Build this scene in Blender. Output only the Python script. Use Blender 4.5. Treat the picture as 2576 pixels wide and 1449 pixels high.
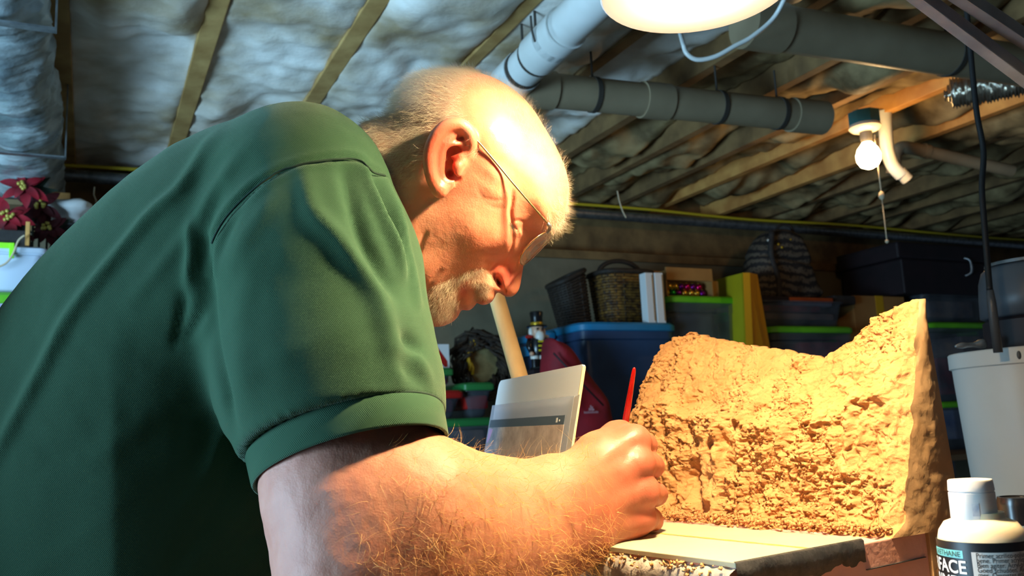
import bpy, bmesh, math, random
import numpy as np
from mathutils import Vector, Matrix, Quaternion

random.seed(7); RNG = np.random.default_rng(11)
scene = bpy.context.scene
for _o in list(bpy.data.objects): bpy.data.objects.remove(_o)
COL = scene.collection

# ------------------------------------------------------------------ camera
FPX, CX, CY = 2200.0, 1288.0, 724.5
PITCH, ROLL = math.radians(9.1), math.radians(2.7)
CAM = np.array([0, 0, 1.0])
_f = np.array([0, math.cos(PITCH), math.sin(PITCH)]); _r = np.array([1.0, 0, 0]); _u = np.array([0, -math.sin(PITCH), math.cos(PITCH)])
_r2 = _r * math.cos(ROLL) - _u * math.sin(ROLL); _u2 = _u * math.cos(ROLL) + _r * math.sin(ROLL)
cd = bpy.data.cameras.new('camera'); cam = bpy.data.objects.new('camera', cd); COL.objects.link(cam)
cd.sensor_width = 36; cd.lens = 36 * FPX / 2576; cd.clip_start = .02; cd.clip_end = 60
M4 = Matrix.Identity(4)
for i in range(3):
    M4[i][0] = _r2[i]; M4[i][1] = _u2[i]; M4[i][2] = -_f[i]; M4[i][3] = CAM[i]
cam.matrix_world = M4
cd.dof.use_dof = True; cd.dof.focus_distance = .76; cd.dof.aperture_fstop = 14
scene.camera = cam

# ------------------------------------------------------------------ light and exposure
vs = scene.view_settings
vs.view_transform = 'Standard'; vs.look = 'None'; vs.gamma = 1; vs.use_curve_mapping = False; vs.exposure = 0.0
W = bpy.data.worlds.new('basement_ambient'); scene.world = W; W.use_nodes = True
bg = W.node_tree.nodes['Background']; bg.inputs[0].default_value = (.50, .72, 1, 1); bg.inputs[1].default_value = .065
def area_light(name, loc, target, sx, sy, power, color):
    l = bpy.data.lights.new(name, 'AREA'); l.shape = 'RECTANGLE'; l.size = sx; l.size_y = sy; l.energy = power; l.color = color
    o = bpy.data.objects.new(name, l); COL.objects.link(o); o.location = loc
    o.rotation_euler = (Vector(target) - Vector(loc)).to_track_quat('-Z', 'Y').to_euler()
    return o
# added cool fill, unseen low at the left, aimed up to brighten the ceiling
area_light('cool_fill', (-2.3, .2, .85), (-1.0, 2.4, 2.2), 1.4, 1.0, 150, (.42, .74, 1.0))
LAMP_EMIT = 1950.0; LAMP_COL = (1.0, .73, .41)
BULB_EMIT = 62.0; BULB_COL = (1.0, .62, .26)

# ------------------------------------------------------------------ places
def ray(x, y): return _f + (x - CX) / FPX * _r2 - (y - CY) / FPX * _u2
def P(x, y, d): return CAM + d * ray(x, y)
def PG(x, y, z):
    q = ray(x, y); return CAM + q * ((z - CAM[2]) / q[2])
RA = math.radians(26)                                    # the room is turned against the camera
RU = np.array([math.cos(RA), math.sin(RA), 0]); RV = np.array([-math.sin(RA), math.cos(RA), 0]); RO = np.array([0, 4.55, 0])
def RM(u, v, z): return RO + RU * u + RV * v + np.array([0, 0, z])
def PV(x, y, v):                                         # photo pixel -> (u, z) on the plane at distance v from the back wall
    q = ray(x, y); t = (v - (CAM - RO) @ RV) / (q @ RV); w = CAM + q * t
    return (w - RO) @ RU, w[2]
def on_plane(x, y, p0, n):
    q = ray(x, y); n = np.asarray(n); return CAM + q * (((np.asarray(p0) - CAM) @ n) / (q @ n))

# ------------------------------------------------------------------ objects
def tag(o, label=None, cat=None, group=None, kind=None):
    if label: o['label'] = label
    if cat: o['category'] = cat
    if group: o['group'] = group
    if kind: o['kind'] = kind
    return o
def empty(name, loc, label=None, cat=None, group=None, kind=None, rz=0.0):
    o = bpy.data.objects.new(name, None); COL.objects.link(o); o.location = Vector(loc); o.empty_display_size = .05
    o.rotation_euler = (0, 0, rz)
    return tag(o, label, cat, group, kind)
def root_matrix(o):
    m = Matrix.Identity(4)
    while o:
        m = Matrix.LocRotScale(o.location, o.rotation_euler, o.scale) @ m; o = o.parent
    return m
def link_mesh(name, me, mat=None, parent=None, smooth=False):
    if mat is not None:
        for q in (mat if isinstance(mat, (list, tuple)) else [mat]): me.materials.append(q)
    if parent is not None:
        me.transform(root_matrix(parent).inverted()); o = bpy.data.objects.new(name, me); o.parent = parent
    else:
        n = len(me.vertices); co = np.empty(n * 3, 'f'); me.vertices.foreach_get('co', co); co = co.reshape(-1, 3)
        c = (co.min(0) + co.max(0)) / 2; c[2] = co[:, 2].min()
        me.transform(Matrix.Translation(-Vector(c.tolist()))); o = bpy.data.objects.new(name, me); o.location = Vector(c.tolist())
    COL.objects.link(o)
    if smooth: me.polygons.foreach_set('use_smooth', np.ones(len(me.polygons), bool))
    return o
def np_mesh(name, V, Fc):
    me = bpy.data.meshes.new(name); V = np.asarray(V, 'f'); Fc = np.asarray(Fc, 'i')
    k = Fc.shape[1]; me.vertices.add(len(V)); me.vertices.foreach_set('co', V.ravel())
    me.loops.add(Fc.size); me.loops.foreach_set('vertex_index', Fc.ravel())
    me.polygons.add(len(Fc)); me.polygons.foreach_set('loop_start', np.arange(0, Fc.size, k, dtype='i'))
    me.update(calc_edges=True); me.validate(); return me

class MB:
    """collects boxes, tubes and lathes and builds ONE mesh"""
    def __init__(s): s.v = []; s.f = []
    def add(s, V, Fc):
        o = len(s.v); s.v += [tuple(map(float, p)) for p in V]; s.f += [tuple(int(i) + o for i in q) for q in Fc]; return s
    def box(s, c, size, rz=0.0, bev=0.0, mat=None):
        bm = bmesh.new(); bmesh.ops.create_cube(bm, size=1.0); bmesh.ops.scale(bm, vec=Vector(size), verts=bm.verts)
        if bev > 0: bmesh.ops.bevel(bm, geom=list(bm.edges), offset=bev, segments=2, affect='EDGES', profile=.6)
        m = Matrix.Translation(Vector(c)) @ (mat if mat is not None else Matrix.Rotation(rz, 4, 'Z'))
        bmesh.ops.transform(bm, matrix=m, verts=bm.verts)
        bm.verts.index_update(); s.add([v.co for v in bm.verts], [[v.index for v in q.verts] for q in bm.faces]); bm.free(); return s
    def tube(s, pts, rad, n=12, cap=True, closed=False):
        pts = np.asarray(pts, float); m = len(pts); rad = np.full(m, rad) if np.isscalar(rad) else np.asarray(rad, float)
        T = np.gradient(pts, axis=0) if not closed else np.roll(pts, -1, 0) - np.roll(pts, 1, 0)
        T /= np.linalg.norm(T, axis=1)[:, None] + 1e-12
        a = np.array([0, 0, 1.0]) if abs(T[0][2]) < .9 else np.array([1.0, 0, 0])
        N = np.cross(T[0], a); N /= np.linalg.norm(N); V = []
        th = np.linspace(0, 2 * math.pi, n, endpoint=False)
        for i in range(m):
            N = N - T[i] * (N @ T[i]); N /= np.linalg.norm(N) + 1e-12; B = np.cross(T[i], N)
            V += list(pts[i] + rad[i] * (np.cos(th)[:, None] * N + np.sin(th)[:, None] * B))
        Fc = []
        for i in range(m if closed else m - 1):
            j = (i + 1) % m
            for k in range(n): Fc.append((i * n + k, i * n + (k + 1) % n, j * n + (k + 1) % n, j * n + k))
        if cap and not closed: Fc.append(tuple(range(n))[::-1]); Fc.append(tuple((m - 1) * n + k for k in range(n)))
        return s.add(V, Fc)
    def lathe(s, prof, c=(0, 0, 0), n=32, mat=None, sx=1.0, sy=1.0):
        V = []; Fc = []; m = len(prof)
        for r, z in prof:
            for k in range(n):
                a = 2 * math.pi * k / n; V.append(Vector((r * math.cos(a) * sx, r * math.sin(a) * sy, z)))
        for i in range(m - 1):
            for k in range(n): Fc.append((i * n + k, i * n + (k + 1) % n, (i + 1) * n + (k + 1) % n, (i + 1) * n + k))
        if prof[0][0] > 1e-5: Fc.append(tuple(range(n))[::-1])
        if prof[-1][0] > 1e-5: Fc.append(tuple((m - 1) * n + k for k in range(n)))
        mm = Matrix.Translation(Vector(c)) @ (mat if mat is not None else Matrix.Identity(4))
        return s.add([mm @ v for v in V], Fc)
    def prism(s, poly, origin, ex, ey, ez, thick):
        """2-d outline extruded by thick along ez"""
        o = np.asarray(origin, float); ex = np.asarray(ex); ey = np.asarray(ey); ez = np.asarray(ez); n = len(poly)
        a = [o + ex * x + ey * y for x, y in poly]; b = [q + ez * thick for q in a]
        Fc = [tuple(range(n))[::-1], tuple(range(n, 2 * n))] + [(i, (i + 1) % n, n + (i + 1) % n, n + i) for i in range(n)]
        return s.add(a + b, Fc)
    def ball(s, c, r, seg=16, rings=10, sc=(1, 1, 1), mat=None):
        prof = [(max(1e-6, r * math.sin(math.pi * i / rings)), -r * math.cos(math.pi * i / rings)) for i in range(rings + 1)]
        m = (mat if mat is not None else Matrix.Identity(4)) @ Matrix.Diagonal((*sc, 1)); return s.lathe(prof, c, seg, m)
    def build(s, name, mat, parent=None, smooth=False, angle=None):
        me = bpy.data.meshes.new(name); me.from_pydata(s.v, [], s.f); me.update()
        bm = bmesh.new(); bm.from_mesh(me); bmesh.ops.remove_doubles(bm, verts=bm.verts, dist=1e-6)
        bmesh.ops.recalc_face_normals(bm, faces=bm.faces); bm.to_mesh(me); bm.free()
        o = link_mesh(name, me, mat, parent, smooth or angle is not None)
        if angle is not None: me.set_sharp_from_angle(angle=math.radians(angle))
        return o
RZ = lambda a: Matrix.Rotation(a, 4, 'Z')

# ------------------------------------------------------------------ materials
def s2l(c): return tuple(((x / 255) / 12.92 if x <= 10 else (((x / 255) + .055) / 1.055) ** 2.4) for x in c)
def mat(name, col, rough=.6, metal=0.0, col2=None, nscale=20.0, bump=0.0, bscale=60.0, spec=.5, emit=0.0, ecol=None, trans=0.0, alpha=1.0, detail=4.0, stretch=None, sss=0.0):
    m = bpy.data.materials.new(name); m.use_nodes = True; nt = m.node_tree; b = nt.nodes['Principled BSDF']
    b.inputs['Base Color'].default_value = (*col, 1); b.inputs['Roughness'].default_value = rough; b.inputs['Metallic'].default_value = metal
    b.inputs['Specular IOR Level'].default_value = spec
    if trans: b.inputs['Transmission Weight'].default_value = trans
    if alpha < 1: b.inputs['Alpha'].default_value = alpha
    if sss: b.inputs['Subsurface Weight'].default_value = sss; b.inputs['Subsurface Scale'].default_value = .01; b.inputs['Subsurface Radius'].default_value = (1, .4, .2)
    tc = nt.nodes.new('ShaderNodeTexCoord'); mp = nt.nodes.new('ShaderNodeMapping'); nt.links.new(tc.outputs['Object'], mp.inputs['Vector'])
    if stretch: mp.inputs['Scale'].default_value = stretch
    if col2 is not None:
        n = nt.nodes.new('ShaderNodeTexNoise'); n.inputs['Scale'].default_value = nscale; n.inputs['Detail'].default_value = detail
        nt.links.new(mp.outputs[0], n.inputs['Vector']); r = nt.nodes.new('ShaderNodeValToRGB')
        r.color_ramp.elements[0].position = .35; r.color_ramp.elements[1].position = .65
        r.color_ramp.elements[0].color = (*col, 1); r.color_ramp.elements[1].color = (*col2, 1)
        nt.links.new(n.outputs['Fac'], r.inputs[0]); nt.links.new(r.outputs[0], b.inputs['Base Color'])
    if bump:
        n2 = nt.nodes.new('ShaderNodeTexNoise'); n2.inputs['Scale'].default_value = bscale; n2.inputs['Detail'].default_value = 5
        nt.links.new(mp.outputs[0], n2.inputs['Vector']); bp = nt.nodes.new('ShaderNodeBump'); bp.inputs['Strength'].default_value = bump; bp.inputs['Distance'].default_value = .004
        nt.links.new(n2.outputs['Fac'], bp.inputs['Height']); nt.links.new(bp.outputs[0], b.inputs['Normal'])
    if emit:
        b.inputs['Emission Color'].default_value = (*(ecol or col), 1); b.inputs['Emission Strength'].default_value = emit
    return m

# ------------------------------------------------------------------ numpy noise and surface tools
def _hash(i, j, k, seed):
    h = (i * 374761393 + j * 668265263 + k * 2147483647 + seed * 144665) & 0xffffffff
    h = ((h ^ (h >> 13)) * 1274126177) & 0xffffffff
    return ((h ^ (h >> 16)) & 0xffff) / 65535.0
def noise(p, seed=0):
    p = np.asarray(p, float); i = np.floor(p).astype(np.int64); f = p - i; f = f * f * f * (f * (f * 6 - 15) + 10); r = 0
    for a in (0, 1):
        wx = f[..., 0] if a else 1 - f[..., 0]
        for b in (0, 1):
            wy = f[..., 1] if b else 1 - f[..., 1]
            for c in (0, 1):
                wz = f[..., 2] if c else 1 - f[..., 2]
                r = r + wx * wy * wz * _hash(i[..., 0] + a, i[..., 1] + b, i[..., 2] + c, seed)
    return r * 2 - 1
def fbm(p, oct=4, seed=0, gain=.5):
    p = np.asarray(p, float); r = 0; a = 1.0
    for o in range(oct): r = r + a * noise(p * 2 ** o + o * 17.3, seed + o); a *= gain
    return r
def surface_nets(Fd, org, h):
    S = Fd < 0; n = S.shape
    cnt = np.zeros((n[0] - 1, n[1] - 1, n[2] - 1), np.int8)
    for a in (0, 1):
        for b in (0, 1):
            for c in (0, 1): cnt += S[a:n[0] - 1 + a, b:n[1] - 1 + b, c:n[2] - 1 + c]
    act = (cnt > 0) & (cnt < 8); I, J, K = np.nonzero(act); m = len(I)
    ids = np.full(act.shape, -1, np.int32); ids[act] = np.arange(m)
    val = np.stack([Fd[I + a, J + b, K + c] for a in (0, 1) for b in (0, 1) for c in (0, 1)], 1).astype(float)
    cor = np.array([(a, b, c) for a in (0, 1) for b in (0, 1) for c in (0, 1)], float)
    acc = np.zeros((m, 3)); num = np.zeros(m)
    for p in range(8):
        for q in range(p + 1, 8):
            if np.abs(cor[p] - cor[q]).sum() != 1: continue
            va, vb = val[:, p], val[:, q]; x = (va < 0) != (vb < 0); t = np.where(x, va / np.where(x, va - vb, 1), 0)
            acc += np.where(x[:, None], cor[p] + t[:, None] * (cor[q] - cor[p]), 0); num += x
    V = np.asarray(org) + (np.stack([I, J, K], 1) + acc / num[:, None]) * h
    quads = []
    for ax in range(3):
        A = S.take(range(0, n[ax] - 1), ax); B = S.take(range(1, n[ax]), ax); e = A != B
        b, c = [(1, 2), (2, 0), (0, 1)][ax]
        idx = np.array(np.nonzero(e)); ok = (idx[b] > 0) & (idx[c] > 0) & (idx[b] < n[b] - 1) & (idx[c] < n[c] - 1); idx = idx[:, ok]
        def cell(db, dc):
            w = idx.copy(); w[b] += db; w[c] += dc; return ids[w[0], w[1], w[2]]
        q = np.stack([cell(-1, -1), cell(0, -1), cell(0, 0), cell(-1, 0)], 1)
        fl = ~A[tuple(idx)]; q[fl] = q[fl][:, ::-1]; quads.append(q)
    return V, np.concatenate(quads)
def smooth_mesh(V, Q, it=2, lam=.5):
    e = np.concatenate([Q[:, [0, 1]], Q[:, [1, 2]], Q[:, [2, 3]], Q[:, [3, 0]]]); e = np.concatenate([e, e[:, ::-1]])
    deg = np.bincount(e[:, 0], minlength=len(V)).astype(float); deg[deg == 0] = 1
    for k in range(it):
        for l in ((lam, -lam * 1.04) if k % 1 == 0 else (lam,)):
            a = np.stack([np.bincount(e[:, 0], weights=V[e[:, 1], d], minlength=len(V)) for d in range(3)], 1) / deg[:, None]
            V = V + l * (a - V)
    return V
def vnormals(V, Q):
    fn = np.cross(V[Q[:, 2]] - V[Q[:, 0]], V[Q[:, 3]] - V[Q[:, 1]]); N = np.zeros_like(V)
    for k in range(4):
        for d in range(3): N[:, d] += np.bincount(Q[:, k], weights=fn[:, d], minlength=len(V))
    return N / (np.linalg.norm(N, axis=1)[:, None] + 1e-12)
def smin(a, b, k):
    h = np.clip(.5 + .5 * (b - a) / k, 0, 1); return b + (a - b) * h - k * h * (1 - h)
def smax(a, b, k): return -smin(-a, -b, k)
def sd_cone(X, a, b, ra, rb, flat=None):
    """round cone between a and b (linear radius)"""
    a = np.asarray(a, 'f'); b = np.asarray(b, 'f'); ab = b - a; t = np.clip(((X - a) @ ab) / (ab @ ab), 0, 1)
    return np.linalg.norm(X - a - t[..., None] * ab, axis=-1) - (ra + (rb - ra) * t)
def poly_dist(p, poly):
    """signed distance (positive inside) of points p (...,2) to a closed polygon"""
    x, y = p[..., 0], p[..., 1]; d = np.full(x.shape, 1e9); ins = np.zeros(x.shape, bool); n = len(poly)
    for i in range(n):
        a, b = poly[i], poly[(i + 1) % n]; ex, ey = b[0] - a[0], b[1] - a[1]
        t = np.clip(((x - a[0]) * ex + (y - a[1]) * ey) / (ex * ex + ey * ey + 1e-15), 0, 1)
        d = np.minimum(d, (x - a[0] - t * ex) ** 2 + (y - a[1] - t * ey) ** 2)
        c = ((a[1] > y) != (b[1] > y)); 
        with np.errstate(divide='ignore', invalid='ignore'):
            ins ^= c & (x < (b[0] - a[0]) * (y - a[1]) / (b[1] - a[1] + 1e-15) + a[0])
    d = np.sqrt(d); return np.where(ins, d, -d)
def line_dist(p, pts):
    """distance of points p (...,k) to an open polyline, and the position 0..1 along it"""
    pts = np.asarray(pts, float); best = np.full(p.shape[:-1], 1e9); pos = np.zeros(p.shape[:-1]); n = len(pts) - 1
    for i in range(n):
        ab = pts[i + 1] - pts[i]; t = np.clip(((p - pts[i]) @ ab) / (ab @ ab + 1e-15), 0, 1)
        d = np.linalg.norm(p - pts[i] - t[..., None] * ab, axis=-1); c = d < best
        best = np.where(c, d, best); pos = np.where(c, (i + t) / n, pos)
    return best, pos
def catmull(pts, k=6, closed=True):
    pts = np.asarray(pts, float); n = len(pts); out = []
    for i in range(n if closed else n - 1):
        if closed: p0, p1, p2, p3 = (pts[(i + j) % n] for j in (-1, 0, 1, 2))
        else: p0, p1, p2, p3 = pts[max(i - 1, 0)], pts[i], pts[i + 1], pts[min(i + 2, n - 1)]
        for q in range(k):
            t = q / k; out.append(.5 * ((2 * p1) + (-p0 + p2) * t + (2 * p0 - 5 * p1 + 4 * p2 - p3) * t ** 2 + (-p0 + 3 * p1 - 3 * p2 + p3) * t ** 3))
    if not closed: out.append(pts[-1])
    return np.array(out)
def tps(pts, vals, q, lam=0.0):
    pts = np.asarray(pts, float); vals = np.asarray(vals, float); n = len(pts)
    def phi(r2): return .5 * r2 * np.log(r2 + 1e-12)
    A = np.zeros((n + 3, n + 3)); d2 = ((pts[:, None] - pts[None]) ** 2).sum(-1); A[:n, :n] = phi(d2) + lam * np.eye(n)
    A[:n, n] = 1; A[:n, n + 1:] = pts; A[n, :n] = 1; A[n + 1:, :n] = pts.T
    w = np.linalg.solve(A, np.concatenate([vals, np.zeros(3)]))
    r = w[n] + q @ w[n + 1:]
    for i in range(n): r = r + w[i] * phi(((q - pts[i]) ** 2).sum(-1))
    return r
def blur2(a, k):
    for ax in (0, 1):
        pad = np.concatenate([a.take([0] * k, ax), a, a.take([-1] * k, ax)], ax); cs = np.cumsum(pad, ax)
        z = np.zeros_like(cs.take([0], ax)); cs = np.concatenate([z, cs], ax); n = a.shape[ax]
        a = (cs.take(range(2 * k + 1, 2 * k + 1 + n), ax) - cs.take(range(0, n), ax)) / (2 * k + 1)
    return a
def strands(name, roots, dirs, lens, mat_, parent, rad=.00012, curl=.3, seg=4, grav=None, rng=RNG):
    """many thin hairs as one mesh of three-sided tapering tubes"""
    n = len(roots); D = dirs / (np.linalg.norm(dirs, axis=1)[:, None] + 1e-12)
    side = np.cross(D, rng.normal(size=(n, 3))); side /= np.linalg.norm(side, axis=1)[:, None] + 1e-12
    up = np.cross(D, side); pts = []
    for i in range(seg + 1):
        t = i / seg; p = roots + D * (lens * t)[:, None] + side * (lens * curl * t * t)[:, None]
        if grav is not None: p = p + np.asarray(grav) * (lens * t * t)[:, None]
        pts.append(p)
    V = []; 
    for i, p in enumerate(pts):
        r = rad * (1 - .75 * i / seg)
        for k in range(3):
            a = k * 2.0944; V.append(p + r * (math.cos(a) * side + math.sin(a) * up))
    V = np.stack(V, 1).reshape(-1, 3); m = 3 * (seg + 1); base = (np.arange(n) * m)[:, None]
    loc = [(i * 3 + k, i * 3 + (k + 1) % 3, i * 3 + 3 + (k + 1) % 3, i * 3 + 3 + k) for i in range(seg) for k in range(3)]
    Fc = (base[:, None] + np.array(loc)[None]).reshape(-1, 4)
    return link_mesh(name, np_mesh(name, V, Fc), mat_, parent, True)
# ================================================================== the setting
M_conc = mat('concrete_wall', s2l((132, 120, 96)), .9, col2=s2l((106, 96, 76)), nscale=3, bump=.4, bscale=40)
M_floor = mat('concrete_floor', s2l((120, 115, 108)), .8, col2=s2l((95, 92, 88)), nscale=4, bump=.2)
M_wood = mat('rough_lumber', s2l((196, 160, 100)), .75, col2=s2l((164, 126, 72)), nscale=9, bump=.3, bscale=40, stretch=(1, 1, 1))
M_wood_bright = mat('bright_lumber', s2l((222, 165, 90)), .7, col2=s2l((190, 130, 66)), nscale=9, bump=.2, bscale=40)  # brighter, more orange lumber for two joists near the bulb and a peg
M_wood_dk = mat('dimmed_lumber', s2l((142, 110, 68)), .8, col2=s2l((106, 80, 48)), nscale=9, bump=.3, bscale=40)  # lumber colour toned down to paint in the dimness of the right-hand bays
M_ply = mat('subfloor', s2l((120, 92, 60)), .85, col2=s2l((90, 68, 42)), nscale=4)
def room_box(name, u0, u1, v0, v1, z0, z1, m, parent=None, bev=0.0, mb=None):
    c = RM((u0 + u1) / 2, (v0 + v1) / 2, (z0 + z1) / 2)
    b = (mb or MB()).box(c, (abs(u1 - u0), abs(v1 - v0), abs(z1 - z0)), RA, bev)
    return b.build(name, m, parent) if mb is None else b
JB = 2.2
floor = room_box('floor', -4, 6, -6, .2, -.1, 0, M_floor); tag(floor, 'grey concrete basement floor', kind='structure')
wall = room_box('wall_back', -4, 6.5, 0, .2, -.05, 1.90, M_conc); tag(wall, 'dim tan concrete foundation wall behind the stored boxes', kind='structure')
ceil = room_box('ceiling', -4, 6.5, -6, .2, 2.44, 2.47, M_ply); tag(ceil, 'unfinished basement ceiling with wooden joists', kind='structure')
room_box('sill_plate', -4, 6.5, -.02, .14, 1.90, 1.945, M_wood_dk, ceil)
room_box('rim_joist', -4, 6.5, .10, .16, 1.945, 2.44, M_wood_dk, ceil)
JU = [-2.93, -2.52, -2.10, -1.70, -1.29, -.88, -.47, -.07, .30, .64, .97, 1.38, 1.79, 2.2, 2.6, 3.0, 3.4, 3.8, 4.2, 4.6, 5.0]
for k, u in enumerate(JU):
    w = .045 if u > -1 else .058
    dz = 0 if u < .5 else (-.0 if k % 2 else .02)
    room_box('joist', u - w / 2, u + w / 2, -5, .10, JB + dz, 2.44, M_wood_bright if u in (.97, 1.38) else (M_wood if u < -.6 else M_wood_dk), ceil, .003)
# insulation batts, one to a bay, each bulging and torn in its own way
def insulation_mat():
    m = mat('glass_wool', s2l((176, 154, 118)), .5, col2=s2l((248, 246, 240)), nscale=3.2, bump=.4, bscale=55, spec=.45, detail=9)
    return m
M_ins = insulation_mat()
M_ins2 = mat('glass_wool_dim', s2l((168, 146, 104)), .7, col2=s2l((104, 86, 58)), nscale=8, bump=.6, bscale=30, spec=.3)  # glass wool darkened in its colour for the dim right-hand bays
M_paper = mat('kraft_facing', s2l((150, 118, 80)), .6, col2=s2l((118, 90, 58)), nscale=5, bump=.2)
BN = ['first', 'second', 'third', 'fourth', 'fifth', 'sixth', 'seventh', 'eighth', 'ninth', 'tenth', 'eleventh', 'twelfth', 'thirteenth']
for b in range(len(JU) - 1):
    u0, u1 = JU[b] + .02, JU[b + 1] - .02
    if u0 > 4.2: break
    near, far = (-4.6 if u0 < 1.2 else -3.6), .06
    nu = 26; nv = 230
    uu, vv = np.meshgrid(np.linspace(0, 1, nu), np.linspace(near, far, nv), indexing='ij')
    pu = u0 + (u1 - u0) * uu
    q = np.stack([pu * 3.6, vv * 2.4, np.full_like(pu, b * 7.7)], -1)
    left = b < 6
    n1 = fbm(q, 3, 3 + b, .4); n2 = np.abs(fbm(q * np.array([1.0, 2.3, 1]) + 9, 4, 40 + b))
    edge = np.minimum(uu, 1 - uu) * 2; ed = np.clip(edge * 2.2, 0, 1) ** .6
    if left: sag = .012 + .040 * np.clip(n1 + .1, -.5, 1) * ed - .012 * n2 + .05 * ed * np.clip(noise(q * np.array([.3, .45, 1]), b) + .1, 0, 1) + .006 * ed * fbm(q * np.array([4.0, 4.0, 1]), 3, 70 + b)
    else: sag = -.060 + .10 * np.clip(n1, -.9, 1) * ed + .03 * ed - .02 * n2 + .01 * ed * fbm(q * np.array([3.0, 5.0, 1]), 3, 70 + b)
    z = JB + .018 - sag
    if not left:
        hang = np.clip(noise(np.stack([pu * 2.2, vv * 1.3, np.full_like(pu, 3.1 * b)], -1), 90 + b) - .35, 0, 1); z = z - .13 * hang * ed
    zmin = np.where(vv > -.2, 2.195, 2.2 if b == 1 else 2.142); z = zmin + np.logaddexp(0, (z - zmin) / .012) * .012
    V = np.stack([RM(0, 0, 0)[k] + RU[k] * pu + RV[k] * vv + (0, 0, 1)[k] * z for k in range(3)], -1).reshape(-1, 3)
    top = V.copy(); top[:, 2] = 2.43
    idx = np.arange(nu * nv).reshape(nu, nv); Q = np.stack([idx[:-1, :-1], idx[1:, :-1], idx[1:, 1:], idx[:-1, 1:]], -1).reshape(-1, 4)
    ring = np.concatenate([idx[0, :], idx[1:, -1], idx[-1, -2::-1], idx[-2:0:-1, 0]]); nr = len(ring); off = nu * nv
    V2 = np.concatenate([V, top[ring]]); k = np.arange(nr)
    Qs = np.stack([ring, ring[(k + 1) % nr], off + (k + 1) % nr, off + k], -1)[:, ::-1]
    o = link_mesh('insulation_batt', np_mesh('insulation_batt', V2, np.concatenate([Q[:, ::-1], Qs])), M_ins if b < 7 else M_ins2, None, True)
    where = {0: 'left of the foil duct', 1: 'above the foil duct', 2: 'right beside the foil duct', 3: 'second bay right of the foil duct', 4: 'third bay right of the foil duct',
             5: 'above the crown of the man', 6: 'behind the white drain pipe', 7: 'fourth bay left of the bare bulb', 8: 'second bay left of the bare bulb', 9: 'directly left of the bare bulb', 10: 'directly right of the bare bulb'}
    tag(o, ('pale crumpled insulation batt in the ceiling, ' if b < 7 else 'sagging shade-toned insulation batt in the ceiling, ') + where.get(b, '%s bay right of the bare bulb' % ['', '', 'second', 'third', 'fourth', 'fifth', 'sixth', 'seventh', 'eighth', 'ninth', 'tenth'][b - 9]), 'insulation', 'insulation batts between the joists')

# ---------------------------------------------------------------- services under the ceiling
M_pvc = mat('white_pvc', s2l((222, 226, 226)), .35, col2=s2l((205, 208, 205)), nscale=6)
M_pvc_shade = mat('shaded_pvc', s2l((150, 134, 108)), .45, col2=s2l((134, 118, 94)), nscale=6)  # pipe plastic with shade and warm lamp glow put into its colour
M_galv = mat('galvanised_steel', s2l((150, 155, 160)), .38, .8, col2=s2l((120, 124, 128)), nscale=40)
M_black = mat('black_rubber', s2l((22, 22, 26)), .5)
M_yellow = mat('yellow_cable', s2l((205, 180, 40)), .5)
M_brown = mat('dark_strap', s2l((58, 52, 46)), .6)
def ring_on(mbx, p, t, r, w, th=.004):
    t = np.asarray(t) / np.linalg.norm(t); m = Vector(t).to_track_quat('Z', 'Y').to_matrix().to_4x4()
    mbx.lathe([(r, -w / 2), (r + th, -w / 2), (r + th, w / 2), (r, w / 2), (r, -w / 2)], p, 28, m)
def pipe(name, pts, r, m, label, couplings=(), straps=(), group=None, bends=None, root_at=None):
    pts = np.asarray(pts, float); root = empty(name, pts[0], label, 'pipe', group)
    MB().tube(pts, r, 28).build('pipe_run', m, root, angle=50)
    seg = np.linalg.norm(np.diff(pts, axis=0), axis=1); cum = np.concatenate([[0], np.cumsum(seg)])
    def at(t):
        s_ = t * cum[-1]; i = min(max(np.searchsorted(cum, s_) - 1, 0), len(seg) - 1); d = (pts[i + 1] - pts[i]) / seg[i]; return pts[i] + d * (s_ - cum[i]), d
    for t, w in couplings:
        p, d = at(t); b = MB(); ring_on(b, p, d, r - .001, w, .007); b.build('coupling', m, root, angle=40)
    for t in straps:
        p, d = at(t); b = MB(); ring_on(b, p, d, r + .0005, .016, .003)
        b.tube([p + np.array([0, 0, r]), np.array([p[0], p[1], JB + .01])], .004, 8); b.build('hanger_strap', M_brown, root, angle=40)
    return root
zA = 2.07
a0 = PG(1590, -90, zA); a1 = PG(1470, 25, zA); a2 = PG(1292, 200, zA - .01)
pipe('drain_pipe', [a0 + (a0 - a1) * .6, a0, a1, a2 + (a1 - a2) * .12, a2], .057, M_pvc, 'white plastic drain pipe coming forward under the joists', [(.63, .09), (.72, .12), (.985, .11)], [(.80), (.91)])
b0 = PG(1330, 222, zA - .02); b1 = PG(2062, 296, zA - .02)
pipe('drain_pipe', [b0, b0 + (b1 - b0) * .5, b1], .055, M_pvc_shade, 'shade-toned drain pipe running level behind the desk lamp', [(.03, .1), (.40, .1), (.95, .14)], [.2, .62, .84])
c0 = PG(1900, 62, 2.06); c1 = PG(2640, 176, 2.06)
pipe('drain_pipe', [c0, c0 + (c1 - c0) * .5, c1], .064, M_pvc_shade, 'thick shade-toned pipe crossing above the bare bulb at upper right', [(.02, .12)], [.62])
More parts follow.
